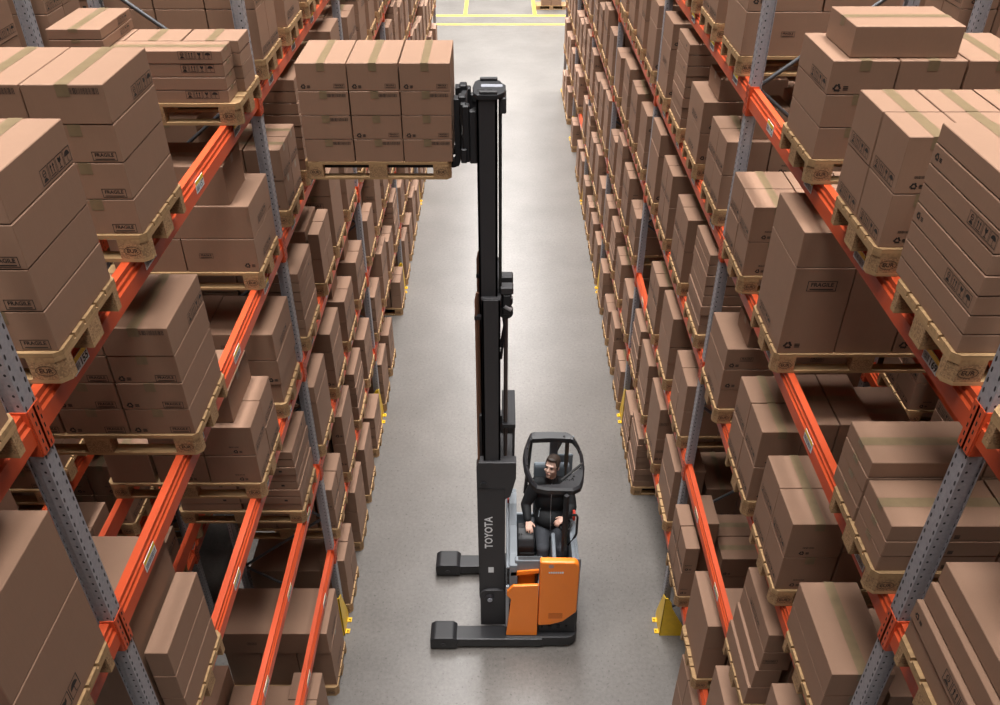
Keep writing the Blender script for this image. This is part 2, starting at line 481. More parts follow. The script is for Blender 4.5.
# yellow post guards
def guard(side, i):
    y = POSTY[i]; g = MB(); s = side
    t = .008
    # face toward the camera, sloping; face toward the aisle
    out = [(-.01, 0), (.32, 0), (.32, .03), (.09, .50), (.07, .60), (.02, .68), (-.01, .68)]
    g.prism([(x*s, z) for x, z in out], 'y', -.17, -.17+t, GUARD)
    xs = sorted((-.01*s, (-.01+t)*s))
    g.prism([(-.17, 0), (.12, 0), (.12, .1), (-.06, .62), (-.17, .68)], 'x', xs[0], xs[1], GUARD)
    xs = sorted((-.06*s, -.01*s))
    for yy in (-.14, .02):
        g.box(xs[0], xs[1], yy, yy+.06, 0, .012, GUARD); g.tube([(-.04*s, yy+.03, .012), (-.04*s, yy+.03, .035)], .013, GUARD, 8)
    o = g.build('post_guard', None, (s*(XF+(.05 if s > 0 else 0)), y, 0))
    nm = ['', 'second', 'third', 'fourth', 'fifth', 'sixth', 'farthest'][i]
    tag(o, f"yellow steel guard at the foot of the {nm} upright, {'left' if s < 0 else 'right'} rack", 'post guard', 'yellow post guards')
for s in (-1, 1):
    for i in (1, 2, 3, 4, 5, 6): guard(s, i)

# ------------------------------------------------------------------ pallets
def chamf(x0, x1, y0, y1, c, cx, cy):
    """rectangle outline with one corner (cx,cy in +-1, 0 none) cut"""
    p = []
    for (sx, sy) in ((-1, -1), (1, -1), (1, 1), (-1, 1)):
        x, y = (x0 if sx < 0 else x1), (y0 if sy < 0 else y1)
        if (sx == cx and sy == cy):
            q = [(x, y-sy*c), (x-sx*c, y)]
            if (sx, sy) in ((1, -1), (-1, 1)): q = q[::-1]
            p += q
        else: p.append((x, y))
    return p
def pallet_parts(L, W):
    """list of (part name, mesh, location)"""
    out = []
    hx, hy = L/2, W/2
    k = W/.8
    d = MB()
    g_ = .016; wi = (W-4*g_)/5
    ws = [wi*1.2, wi*.8, wi, wi*.8, wi*1.2]; y_ = -hy
    for n_, w in enumerate(ws):
        c_ = .03
        pts = [(-hx, y_), (hx, y_), (hx, y_+w), (-hx, y_+w)]
        if n_ == 0: pts = [(-hx, y_+c_), (-hx+c_, y_), (hx-c_, y_), (hx, y_+c_), (hx, y_+w), (-hx, y_+w)]
        if n_ == 4: pts = [(-hx, y_), (hx, y_), (hx, y_+w-c_), (hx-c_, y_+w), (-hx+c_, y_+w), (-hx, y_+w-c_)]
        d.prism(pts, 'z', PH-.022, PH, WOOD); y_ += w+g_
    out.append(('deck', d.mesh('deck'), (0, 0, 0)))
    for q_, x in ((-1, -hx+.0725), (0, 0), (1, hx-.0725)):
        st = MB(); c_ = .03; a_ = .0725
        pts = [(-a_, -hy), (a_, -hy), (a_, hy), (-a_, hy)]
        if q_ > 0: pts = [(-a_, -hy), (a_-c_, -hy), (a_, -hy+c_), (a_, hy-c_), (a_-c_, hy), (-a_, hy)]
        if q_ < 0: pts = [(-a_+c_, -hy), (a_, -hy), (a_, hy), (-a_+c_, hy), (-a_, hy-c_), (-a_, -hy+c_)]
        st.prism(pts, 'z', -.011, .011, WOODY); out.append(('stringer', st.mesh('stringer'), (x, 0, PH-.033)))
    for j, yc in ((-1, -hy+.05*k), (0, 0), (1, hy-.05*k)):
        w = (.0725 if j == 0 else .05)*k
        r = MB(); c = .035
        pts = [(-hx, -w), (hx, -w), (hx, w), (-hx, w)] if j == 0 else \
            ([(-hx, -w+c), (-hx+c, -w), (hx-c, -w), (hx, -w+c), (hx, w), (-hx, w)] if j < 0 else [(-hx, -w), (hx, -w), (hx, w-c), (hx-c, w), (-hx+c, w), (-hx, w-c)])
        r.prism(pts, 'z', 0, .02, WOOD); out.append(('runner', r.mesh('runner'), (0, yc, 0)))
        for i, xc in ((-1, -hx+.0725), (0, 0), (1, hx-.0725)):
            b = MB()
            b.prism(chamf(-.0725, .0725, -w, w, .035, i if j else 0, j if i else 0), 'z', .02, PH-.044, CHIP)
            if j < 0 and i: b.decal(*EUR, (i*-.008, -w-.0012, .063), (1, 0, 0), (0, 0, 1), .085, BURN)
            out.append(('block', b.mesh('block'), (xc, yc, 0)))
    return out
PP = pallet_parts(PL, PW)
def merged_pallet():
    b = MB(); mats = []
    for n, me, loc in PP:
        vs = [Vector(v.co)+Vector(loc) for v in me.vertices]
        for mi, mt in enumerate(me.materials):
            fs = [tuple(p.vertices) for p in me.polygons if p.material_index == mi]
            b.add(vs, fs, mt)
    return b.mesh('pallet')
PM = merged_pallet()

BAYW = ['bay one', 'bay two', 'bay three', 'bay four', 'bay five', 'bay six', 'bay seven']
LEVW = ['floor row', 'lowest shelf', 'second shelf', 'third shelf', 'fourth shelf', 'top shelf']
SLW = ['first', 'second', 'third', 'last']
def side_word(s, back): return ('rear ' if back else '')+('left' if s < 0 else 'right')+' rack'
PALLETS = []
proto = None
def pallet(x, y, z, lab, detailed, group='pallets stored on the racks', L=PL, W=PW):
    """centre x,y; underside z"""
    global proto
    if not detailed:
        o = link('pallet', PM, None, (x, y, z)); tag(o, lab, 'pallet', group); return o
    if proto is None:
        proto = empty('pallet', (x, y, z))
        for n, me, loc in PP: link(n, me, proto, loc)
        o = proto
    else:
        o = proto.copy(); COL.objects.link(o); o.location = (x, y, z)
        for ch in PROTO_CH:
            c = ch.copy(); COL.objects.link(c); c.parent = o
    tag(o, lab, 'pallet', group)
    return o
PROTO_CH = []

# ------------------------------------------------------------------ loads
BOXES = []   # dicts: x0,x1,y0,y1,z0,z1, tape, prints, side, where...
def emit(side, X0, Y0, Z0, blocks, meta, flipy=False):
    """blocks: (a0,a1,cols,b0,b1,rows,heights,opts)  a from aisle face inward, b from the near edge away from the camera"""
    tops = 0.0
    for bi, bl in enumerate(blocks):
        a0, a1, nc, b0, b1, nr, hs = bl[:7]; op = bl[7] if len(bl) > 7 else {}
        z = Z0+op.get('z', 0)
        for li, h in enumerate(hs):
            for c in range(nc):
                for r in range(nr):
                    aa0, aa1 = a0+(a1-a0)*c/nc, a0+(a1-a0)*(c+1)/nc
                    bb0, bb1 = b0+(b1-b0)*r/nr, b0+(b1-b0)*(r+1)/nr
                    g = .005 if op.get('pr') not in ('E', 'E2') else R.uniform(.003, .014)
                    j = R.uniform(-.002, .002); j2 = R.uniform(-.002, .002)
                    top = li == len(hs)-1
                    tape = op.get('tape')
                    if tape is None: tape = 'y'
                    pr = op.get('pr', 'auto')
                    x0, x1 = sorted((side*(X0+aa0), side*(X0+aa1)))
                    BOXES.append(dict(x0=x0+g+j, x1=x1-g+j, y0=Y0+bb0+g+j2, y1=Y0+bb1-g+j2, z0=z+.0008, z1=z+h-(.007 if op.get('pr') in ('E', 'E2') else .0035), side=side, tape=tape if tape else '',
                                      pr=pr, li=li, nl=len(hs), c=c, nc=nc, r=r, nr=nr, bi=bi, nb=len(blocks), **meta))
            z += h
W = .58
def A(h=.183, n=4, nc=3): return [(0, 1.14, nc, 0, W, 1, [h]*n, dict(pr='A'))]
def G(h=.33, n=2, nc=4, w=1.12): return [(0, w, nc, 0, W+.02, 2, [h]*n, dict(pr='G'))]
def Es(n=8, h=.107, nc=2): return [(0, 1.14, nc, 0, W+.02, 1, [h]*n, dict(pr='E', tape=0))]
def F(h1=.27, h2=.25, h3=.3): return [(0, 1.1, 2, 0, W+.02, 1, [h1], dict(pr='F', tape=0)), (0, 1.0, 1, 0, W+.02, 1, [h2], dict(pr='F', z=h1, tape=0)), (.13, .75, 1, .02, W-.1, 1, [h3], dict(z=h1+h2, tape='x', pr=''))]
def C(h=.30, top=.27): return [(0, 1.14, 3, 0, W+.02, 2, [h, h], dict(pr='G', tape=0)), (.14, .52, 1, .05, .42, 1, [top], dict(z=2*h, pr='')), (.6, 1.0, 1, .1, .5, 1, [top*.9], dict(z=2*h))]
def D(h1=.66, h2=.26): return [(0, 1.14, 3, 0, W, 1, [h1], dict(pr='D')), (0, .8, 1, 0, W, 1, [h2], dict(z=h1, pr='', tape=0))]
def Nn(h=.33, n=2, w=.13, hb=.8): return [(0, w, 1, 0, W, 2, [h]*n, dict(pr='', tape=0)), (w+.01, 1.14, 2, 0, W, 1, [hb], dict(pr='F'))]
def S3(h=.225, n=3, top=.17): return [(0, 1.14, 2, 0, W-.03, 1, [h]*n, dict(pr='S', tape=0))]+([(.16, .48, 1, .02, .36, 1, [top], dict(z=h*n, tape='x', pr=''))] if top else [])
def T2(h=.40, n=2): return [(0, 1.14, 3, 0, W, 2, [h]*n, dict(pr='T', tape=0))]
def rand_load(r):
    k = r.random()
    if k < .14: return A(r.uniform(.18, .22), r.choice((3, 4)))
    if k < .30: return G(r.uniform(.30, .38))
    if k < .46: return Es(r.choice((6, 7, 8)), r.uniform(.10, .112))
    if k < .58: return S3(r.uniform(.22, .27), 3, r.choice((.15, 0, 0)))
    if k < .70: return C(r.uniform(.27, .31), .25)
    if k < .80: return D(r.uniform(.5, .62), r.uniform(.2, .27))
    if k < .90: return Nn(r.uniform(.27, .36), 2, r.uniform(.13, .22), r.uniform(.72, .86))
    return T2(r.uniform(.32, .42))

SPEC = {}
def sp(side, bay, lv, s, y, blocks): SPEC[side, bay, lv, s] = (y, blocks)
L_, R_ = -1, 1
# left rack, bay one (the bay nearest the first visible upright)
sp(L_, 1, 5, 0, 2.78, A(.188)); sp(L_, 1, 5, 1, 3.78, A(.187)); sp(L_, 1, 5, 2, 0, None)
sp(L_, 1, 5, 3, 5.66, [(.05, 1.15, 1, 0, .235, 1, [.087]*4, dict(pr='B', tape='x')), (0, 1.15, 3, .24, .53, 1, [.087]*4, dict(pr='')),
                       (.80, 1.16, 1, .0, .55, 1, [.068]*2, dict(z=.348, pr='sym'))])
sp(L_, 1, 4, 0, 0, None); sp(L_, 1, 4, 1, 3.76, A(.186)); sp(L_, 1, 4, 2, 0, None)
sp(L_, 1, 4, 3, 5.62, F(.28, .265, .30))
sp(L_, 1, 3, 0, 2.76, [(0, .135, 1, 0, .56, 1, [.207, .207, .207], dict(pr='', tape=0)), (.15, 1.14, 1, 0, .6, 1, [.88], dict(tape='y', pr='sidetape'))])
sp(L_, 1, 3, 1, 0, None)
sp(L_, 1, 3, 2, 4.68, [(0, .78, 2, 0, .63, 2, [.275, .275], dict(pr='G', tape=0)), (.13, .5, 1, .05, .6, 1, [.27], dict(z=.55, pr='tapex', tape='x')), (.8, 1.14, 1, 0, .6, 2, [.35], dict())])
sp(L_, 1, 3, 3, 5.63, [(.01, 1.1, 2, .01, .59, 1, [.2], dict(pr='', tape=0)), (0, 1.1, 2, 0, .6, 1, [.25, .26], dict(z=.2, pr='S', tape=0))])
sp(L_, 1, 2, 1, 0, None); sp(L_, 1, 2, 2, 0, None); sp(L_, 1, 2, 3, 5.63, Es(8, .092))
sp(L_, 1, 1, 1, 0, None); sp(L_, 1, 1, 2, 0, None); sp(L_, 1, 1, 3, 0, None)
sp(L_, 1, 0, 3, 5.52, [(0, 1.14, 3, .02, .58, 1, [.6], dict(pr='S', tape='x')), (0, 1.16, 1, 0, .6, 1, [.34], dict(z=.6, pr='F', tape=0))])
sp(L_, 1, 0, 2, 4.55, [(0, .3, 1, 0, .62, 2, [.4, .4], dict(tape='y', pr='')), (.3, .9, 1, .0, .52, 1, [.72], dict(pr='')), (.92, 1.16, 1, .05, .6, 1, [.95], dict(pr='', tape=0))])
sp(L_, 1, 0, 1, 3.6, A())
# left rack, bay two
sp(L_, 2, 5, 0, 6.62, T2(.37, 2)); sp(L_, 2, 5, 1, 7.52, D(.62, .3)); sp(L_, 2, 5, 2, 8.4, T2(.35)); sp(L_, 2, 5, 3, 9.36, Es(8, .105))
sp(L_, 2, 4, 0, 6.66, [(0, .62, 2, 0, .6, 2, [.275, .275], dict(pr='G', tape='x')), (.64, 1.14, 1, 0, .6, 1, [.8], dict())])
sp(L_, 2, 4, 1, 7.5, Es(8)); sp(L_, 2, 3, 0, 6.62, Es(7, .098)); sp(L_, 2, 3, 1, 7.6, Nn(.285, 2, .12, .6))
sp(L_, 2, 3, 2, 8.40, D(.6, .25)); sp(L_, 2, 3, 3, 9.3, S3())
sp(L_, 2, 2, 0, 6.55, [(0, .17, 1, 0, .58, 1, [.55, .2], dict(pr='', tape=0)), (.18, 1.14, 2, 0, .58, 1, [.5], dict())])
sp(L_, 2, 2, 1, 7.5, S3(.24, 3, 0)); sp(L_, 2, 2, 2, 8.4, C(.28, .2))
sp(L_, 2, 1, 0, 6.6, [(0, .2, 1, 0, .6, 2, [.3, .3], dict(pr='G', tape=0)), (.22, 1.14, 2, 0, .6, 1, [.55], dict())]); sp(L_, 2, 1, 1, 7.5, [(0, .16, 1, 0, .6, 1, [.45, .42], dict(pr='R', tape=0)), (.2, 1.1, 2, 0, .6, 1, [.5], dict())])
sp(L_, 2, 0, 0, 6.63, [(0, .3, 1, 0, .6, 2, [.4, .38], dict(pr='', tape='y')), (.3, 1.14, 2, 0, .6, 1, [.6], dict(tape=0))]); sp(L_, 2, 0, 1, 7.61, [(0, .25, 1, 0, .58, 1, [.2, .35, .35], dict(pr='', tape=0)), (.3, 1.1, 1, 0, .58, 1, [.8], dict())])
# right rack, bay one
sp(R_, 1, 5, 0, 2.69, [(0, 1.14, 3, 0, .64, 1, [.0895]*7, dict(pr='E3', tape='y')), (.004, 1.14, 3, .004, .636, 1, [.088], dict(z=.6265, pr='', tape='y'))])
sp(R_, 1, 5, 1, 3.54, [(0, 1.14, 4, 0, .63, 2, [.28, .28], dict(pr='G', tape='y'))])
sp(R_, 1, 5, 2, 4.58, [(0, 1.12, 3, 0, .55, 1, [.192, .19, .19], dict(pr='H', tape='y')), (.10, .70, 1, .04, .47, 1, [.17], dict(z=.572, tape='x', pr='side'))])
sp(R_, 1, 5, 3, 0, None)
sp(R_, 1, 4, 0, 2.675, [(0, 1.14, 2, 0, .31, 1, [.105]*3, dict(pr='R', tape='x')), (0, 1.14, 2, .32, .64, 1, [.103]*4, dict(pr='', tape='x'))])
sp(R_, 1, 4, 1, 0, None)
sp(R_, 1, 4, 2, 4.44, [(0, 1.14, 3, 0, .56, 1, [.645], dict(pr='D', tape=0)), (0, .8, 1, 0, .56, 1, [.245], dict(z=.645, pr='', tape=0))])
sp(R_, 1, 4, 3, 5.41, [(0, 1.12, 3, 0, .62, 2, [.285, .285], dict(pr='G', tape='y'))])
sp(R_, 1, 3, 0, 2.70, [(0, .36, 1, 0, .63, 1, [.205, .205], dict(pr='', tape='y')), (.38, 1.14, 2, 0, .6, 1, [.2], dict(tape=0))])
sp(R_, 1, 3, 1, 3.58, [(0, .36, 1, 0, .63, 2, [.31, .31], dict(pr='G', tape='y')), (.36, .74, 1, 0, .6, 2, [.36, .2], dict(pr='T', tape=0)), (.76, 1.14, 1, 0, .6, 1, [.4], dict())])
sp(R_, 1, 3, 2, 4.37, [(0, .30, 1, 0, .64, 2, [.335, .335], dict(pr='G', tape='y')), (.30, .78, 2, .02, .6, 1, [.72], dict(pr='', tape='x')), (.8, 1.14, 1, .02, .6, 1, [.6], dict(tape='x'))])
sp(R_, 1, 3, 3, 5.41, S3(.205, 3, .19))
sp(R_, 1, 2, 0, 2.7, A())
sp(R_, 1, 2, 1, 3.56, [(0, .2, 1, 0, .6, 1, [.21], dict(pr='', tape=0)), (.02, .22, 1, 0, .6, 1, [.21], dict(z=.21, pr='', tape=0)), (.04, .26, 1, 0, .6, 1, [.21, .2], dict(z=.42, pr='S', tape=0)), (.28, 1.14, 2, 0, .6, 1, [.5], dict(tape=0))])
sp(R_, 1, 2, 2, 0, None); sp(R_, 1, 2, 3, 0, None)
sp(R_, 1, 1, 1, 3.62, [(0, .2, 1, 0, .6, 1, [.8], dict(tape=0)), (.22, 1.1, 2, 0, .6, 1, [.5], dict())])
sp(R_, 1, 1, 2, 4.60, [(.02, .26, 1, 0, .62, 1, [.45, .33], dict(pr='F', tape=0)), (.28, 1.1, 2, 0, .6, 1, [.55], dict(tape=0))])
sp(R_, 1, 1, 3, 5.52, [(0, .15, 1, 0, .6, 2, [.36, .36], dict(pr='G', tape=0)), (.17, .36, 1, .2, .6, 1, [.85], dict(pr='', tape=0)), (.38, .76, 1, 0, .6, 2, [.3, .27], dict(tape='x')), (.78, 1.14, 1, 0, .6, 2, [.35], dict(tape=0))])
sp(R_, 1, 0, 3, 0, None)
sp(R_, 1, 0, 2, 4.55, [(0, .25, 1, 0, .6, 2, [.48, .46], dict(pr='', tape=0)), (.26, 1.14, 2, 0, .6, 1, [.7], dict())])
# right rack, bay two
sp(R_, 2, 5, 0, 6.58, [(0, 1.14, 1, 0, .6, 1, [.33], dict(pr='F', tape=0)), (0, 1.14, 2, 0, .6, 1, [.36], dict(z=.33, pr='F', tape=0))])
sp(R_, 2, 5, 1, 7.5, T2(.37)); sp(R_, 2, 5, 2, 8.43, S3(.25, 3, 0)); sp(R_, 2, 5, 3, 9.35, A(.2))
SPEC[R_, 2, 4, 0] = (6.55, [(0, 1.12, 3, 0, .6, 2, [.31, .3], dict(pr='G', tape='y')), (.2, .5, 1, .05, .4, 1, [.25], dict(z=.61)), (.55, 1.1, 1, .02, .5, 1, [.28], dict(z=.61))])
sp(R_, 2, 4, 1, 7.5, F(.3, .3, .2)); sp(R_, 2, 4, 2, 8.4, Es(8)); sp(R_, 2, 4, 3, 9.3, S3(.27, 3, 0))
sp(R_, 2, 3, 0, 6.53, Es(8, .107)); sp(R_, 2, 3, 1, 7.46, G(.36, 2, 3)); sp(R_, 2, 3, 2, 8.4, T2(.38)); sp(R_, 2, 3, 3, 9.3, D(.6, .26))
sp(R_, 2, 2, 0, 6.55, [(0, .4, 1, 0, .62, 2, [.33, .33], dict(pr='', tape='y')), (.4, 1.14, 2, 0, .6, 1, [.4], dict())]); sp(R_, 2, 2, 1, 7.5, [(0, .3, 1, 0, .6, 1, [.22, .22, .38], dict(pr='E', tape=0)), (.4, .9, 1, .1, .6, 1, [.8], dict())])
sp(R_, 2, 2, 2, 8.38, G(.34))
sp(R_, 2, 1, 0, 6.58, [(.02, .36, 1, 0, .62, 1, [.38, .38], dict(pr='R', tape=0)), (.4, 1.14, 2, 0, .6, 1, [.5], dict())]); sp(R_, 2, 1, 1, 7.5, [(0, .22, 1, 0, .62, 1, [.4, .45], dict(pr='F', tape=0)), (.3, 1.1, 2, 0, .6, 1, [.5], dict())]); sp(R_, 2, 1, 2, 8.4, [(0, .3, 1, 0, .6, 1, [.2]*4, dict(pr='E', tape=0)), (.3, 1.14, 2, 0, .6, 1, [.5], dict())])
sp(R_, 2, 0, 0, 0, None); sp(R_, 2, 0, 1, 0, None); sp(R_, 2, 0, 2, 8.46, Es(8, .11))
# bay nearest the camera (only its last places come into the picture)
sp(L_, 0, 5, 3, 1.79, A()); sp(R_, 0, 5, 3, 1.79, [(.05, 1.1, 2, 0, .5, 1, [.2, .2], dict())])
sp(L_, 0, 4, 3, 1.77, [(0, .72, 1, 0, .6, 1, [.43], dict(pr='big', tape=0)), (.0, .72, 1, 0, .6, 1, [.40], dict(z=.43, pr='', tape=0))])
sp(R_, 0, 4, 3, 1.75, [(0, 1.14, 1, 0, .6, 1, [.12, .12], dict(pr='E2', tape=0)), (.02, 1.14, 1, 0, .6, 1, [.12], dict(z=.24, pr='E2', tape=0)), (.05, 1.14, 1, 0, .6, 1, [.12], dict(z=.36, pr='', tape='y'))])

PAL = []
XOFF = {(-1, 1, 4, 3): .05, (-1, 1, 3, 3): .05, (-1, 1, 2, 3): .07, (-1, 1, 3, 2): .03}
def place(side, bay, lv, s, back=False):
    key = (side, bay, lv, s)
    rr = random.Random(hash((side+2, bay, lv, s, back)) & 0xffff if False else (side+2)*7919+bay*613+lv*97+s*13+(5000 if back else 0))
    y, bl = slot_y(bay, s)+rr.uniform(-.03, .05), None
    if not back and key in SPEC:
        y, bl = SPEC[key]
        if bl is None: return
        if side > 0:
            y *= 1.028 if bay <= 1 else 1.02
            bl = [(q[0], q[1], q[2], q[3]*1.02, q[4]*1.02, q[5], q[6], q[7] if len(q) > 7 else {}) for q in bl]
    else:
        if rr.random() < (.05 if lv else .04): return
        bl = rand_load(rr)
    x0 = (1.765 if bay < 2 else 1.805) if lv else 1.80
    if back: x0 = 3.36
    if side > 0: x0 += .05
    if not back: x0 += XOFF.get(key, 0)
    z = ZP[lv]
    PAL.append((side*(x0-.008+PL/2), y-.012+PW/2, z, side, bay, lv, s, back))
    emit(side, x0, y, z+PH, bl, dict(bay=bay, lv=lv, s=s, back=back, fork=False))
for side in (-1, 1):
    for bay in range(1, NB+1):
        for lv in range(6):
            for s in range(4):
                if bay == 1 and lv == 0 and s == 0: continue
                if bay == 1 and lv <= 2 and s == 0 and not (side > 0 and lv == 2): continue
                if bay == 1 and lv == 1 and s == 1 and side < 0: continue
                place(side, bay, lv, s)
    place(side, 0, 5, 3); place(side, 0, 4, 3)
    for bay in (1, 2, 3):
        for lv in range(1, 6):
            for s in range(4):
                if bay == 3 and lv < 5: continue
                place(side, bay, lv, s, True)

# raised load on the forks
FX0, FX1, FY0, FZ = -1.575, -.395, 6.48, 5.74
nf = len(BOXES)
emit(1, FX0+.02, FY0, FZ+PH, [(0, 1.18, 3, 0, .62, 1, [.19, .195, .19, .215], dict(pr='K', tape='y'))], dict(bay=0, lv=9, s=0, back=False, fork=True))
# stack on the floor beyond the racks
emit(1, 1.62, 35.3, PH, [(0, .8, 2, 0, 1.1, 2, [.4, .4], dict(pr='', tape=0))], dict(bay=8, lv=8, s=0, back=False, fork=False))

# ---- which boxes show largest: software z-buffer over the picture
def visible_area():
    st = 3; gw, gh = 1000//st, 705//st
    us = (np.arange(gw)+.5)*st; vs = (np.arange(gh)+.5)*st
    U, V = np.meshgrid(us, vs)
    cx, cy = (U-500)/f_px, (352.5-V)/f_px
    cp, s_ = math.cos(pitch), math.sin(pitch)
    D = np.stack([cx, cp+cy*s_, -s_+cy*cp], -1)      # ray with unit depth
    zb = np.full((gh, gw), 1e9); ib = np.full((gh, gw), -1, int)
    for i, b in enumerate(BOXES):
        lo = np.array([b['x0'], b['y0'], b['z0']-CAMZ]); hi = np.array([b['x1'], b['y1'], b['z1']-CAMZ])
        c = np.array([(x, y, z) for x in (lo[0], hi[0]) for y in (lo[1], hi[1]) for z in (lo[2], hi[2])])
        zc = c[:, 1]*cp-c[:, 2]*s_
        if zc.max() < .2: continue
        zc = np.maximum(zc, .2); yc = c[:, 1]*s_+c[:, 2]*cp
        u = 500+f_px*c[:, 0]/zc; v = 352.5-f_px*yc/zc
        i0, i1 = int(max(0, u.min()//st)), int(min(gw, u.max()//st+1)); j0, j1 = int(max(0, v.min()//st)), int(min(gh, v.max()//st+1))
        if i0 >= i1 or j0 >= j1: continue
        d = D[j0:j1, i0:i1]
        with np.errstate(divide='ignore', invalid='ignore'):
            t0, t1 = lo/d, hi/d
        tn = np.minimum(t0, t1).max(-1); tf = np.maximum(t0, t1).min(-1)
        hit = (tn < tf) & (tn > .05)
        z = zb[j0:j1, i0:i1]; k = ib[j0:j1, i0:i1]
        m = hit & (tn < z); z[m] = tn[m]; k[m] = i
    return np.bincount(ib[ib >= 0], minlength=len(BOXES))
area = visible_area()
order = sorted(range(len(BOXES)), key=lambda i: -area[i])
MAXI = 300
single = [i for i in order if area[i] > 0][:MAXI]
sset = set(single)
print('boxes', len(BOXES), 'visible', int((area > 0).sum()), 'last area', area[single[-1]], 'pallets', len(PAL))

def prints_for(b):
    """list of (mark, face, u, v, scale) ; u,v = position as fraction of the face (0..1)"""
    p = b['pr']; out = []; r = random.Random(int(b['x0']*1000)+int(b['y0']*1777)+int(b['z0']*331))
    if p in ('A', 'K'):
        if b['li'] == b['nl']-1 and p == 'A': out += [('barcode', 'n', .72, .84, 1), ('symbols', 'a', .74, .25, 1)]
        elif p == 'A': out += [('fragile', 'n', .78, .17, 1)]+([('recycle', 'n', .12, .16, 1)] if b['lv'] == 4 else [])
        else:
            if (b['li'] == 3) or (b['li'] == 1 and b['c'] > 0): out += [('recycle', 'n', .12, .16, 1), ('fragile', 'n', .83, .18, .72)]
            else: out += [('barcode', 'n', .76, .84, .9)]
    elif p == 'B':
        if b['li'] != 1: out += [('symbols', 'n', .84, .5, 1.15)]
    elif p == 'sym': out += [('symbols', 'a', .7, .5, 1.1)]
    elif p == 'G': out += [('symbols', 'a', .5, .17, .9), ('recycle', 'n', .62 if b['side'] < 0 else .3, .14, .9), ('barcode', 'n', .6 if b['side'] < 0 else .4, .30, .45)]
    elif p == 'H':
        if b['li'] == 2 and b['c'] == 0: out += [('symbols', 'a', .68, .24, 1), ('recycle', 'n', .14, .2, 1.2)]
    elif p == 'D':
        if b['c'] == 0: out += [('fragile', 'n', .5, .8, 1.6)]
        if b['c'] != 1: out += [('recycle', 'n', .16, .1, 1.5)]
        out += [('symbols', 'a', .35, .12, 1)]
    elif p == 'E': out += [('handle', 'a' if r.random() < .3 else 'n', .75, .5, .7)] if b['li'] % 2 else []
    elif p == 'E3' and b['c'] == 0:
        if b['li'] in (2, 5): out += [('symbols', 'a', .78 if b['li'] == 2 else .86, .5, 1)]
        if b['li'] in (3, 6): out += [('recycle', 'a', .05, .5, .9)]
    elif p == 'E2':
        if b['li'] in (1,): out += [('symbols', 'a', .80, .5, 1), ('recycle', 'a', .05, .5, .9)]
    elif p in ('F', 'S'):
        if r.random() < .5: out += [('recycle', 'n', .85 if b['side'] < 0 else .1, .2, 1.1)]
        if r.random() < .6: out += [('symbols', 'a', .5, .25, .9)]
        if r.random() < .5: out += [('fragile', 'n', .3, .5, .9)]
    elif p == 'T': out += [('symbols', 'a', .5, .14, .9)]
    elif p == 'R': out += [('recycle', 'n', .5, .3, 1.1)]
    elif p == 'big': out += [('symbols', 'a', .25, .2, 1.25)]
    elif p == 'auto':
        k = r.random()
        if k < .3: out += [('fragile', 'n', .7, .2, .9)]
        elif k < .6: out += [('recycle', 'n', .15, .18, 1)]
        if r.random() < .4: out += [('symbols', 'a', .5, .2, .9)]
    return out

def box_geo(b, body, tape, ink, off, lod=0, marks=None):
    x0, x1, y0, y1, z0, z1 = b['x0']-off[0], b['x1']-off[0], b['y0']-off[1], b['y1']-off[1], b['z0']-off[2], b['z1']-off[2]
    if body is not None:
        body.box(x0, x1, y0, y1, z0, z1, CARD, .003 if lod == 0 else 0)
    e = .0012
    if tape is not None and b['tape']:
        w = .030; h = min(.06, (z1-z0)*.3)
        if b['tape'] == 'y':
            c = (x0+x1)/2
            path = [(y0-e, z1-h), (y0-e, z1+e), (y1+e, z1+e), (y1+e, z1-h)]
            vs = [(c+s*w, y, z) for y, z in path for s in (-1, 1)]
            fs = [(0, 1, 3, 2), (2, 3, 5, 4), (4, 5, 7, 6)]
        else:
            c = (y0+y1)/2
            path = [(x0-e, z1-h), (x0-e, z1+e), (x1+e, z1+e), (x1+e, z1-h)]
            vs = [(x, c-s*w, z) for x, z in path for s in (-1, 1)]
            fs = [(0, 1, 3, 2), (2, 3, 5, 4), (4, 5, 7, 6)]
        tape.add(vs, fs, TAPE)
    if ink is not None:
        for mk, face, u, v, k in (marks if marks is not None else prints_for(b)):
            if face == 'n':
                wd, ux, o0 = x1-x0, (1, 0, 0), (x0, y0-e*.7, z0)
            elif b['side'] < 0: wd, ux, o0 = y1-y0, (0, 1, 0), (x1+e*.7, y0, z0)
            else: wd, ux, o0 = y1-y0, (0, -1, 0), (x0-e*.7, y1, z0)
            if b['fork'] and face == 'a': continue
            hh = z1-z0; sc = min(SIZE[mk]*k, wd*.85, hh*.8/(.30 if mk == 'symbols' else .45 if mk != 'recycle' else 1))
            o = (o0[0]+ux[0]*wd*u, o0[1]+ux[1]*wd*u, o0[2]+hh*v)
            # keep marks on the face
            if face == 'n':
                half = sc*.52 if mk != 'recycle' else sc*.6
                cx = min(max(o[0], x0+half), x1-(half if mk != 'recycle' else sc*1.2)); o = (cx, o[1], max(o[2], z0+sc*(.25 if mk != 'recycle' else .55)))
            else:
                half = sc*.52 if mk != 'recycle' else sc*1.2
                cy = min(max(o[1], y0+half), y1-half); o = (o[0], cy, max(o[2], z0+sc*(.15 if mk != 'recycle' else .55)))
            ink.decal(*DEC[mk], o, ux, (0, 0, 1), sc, INK)

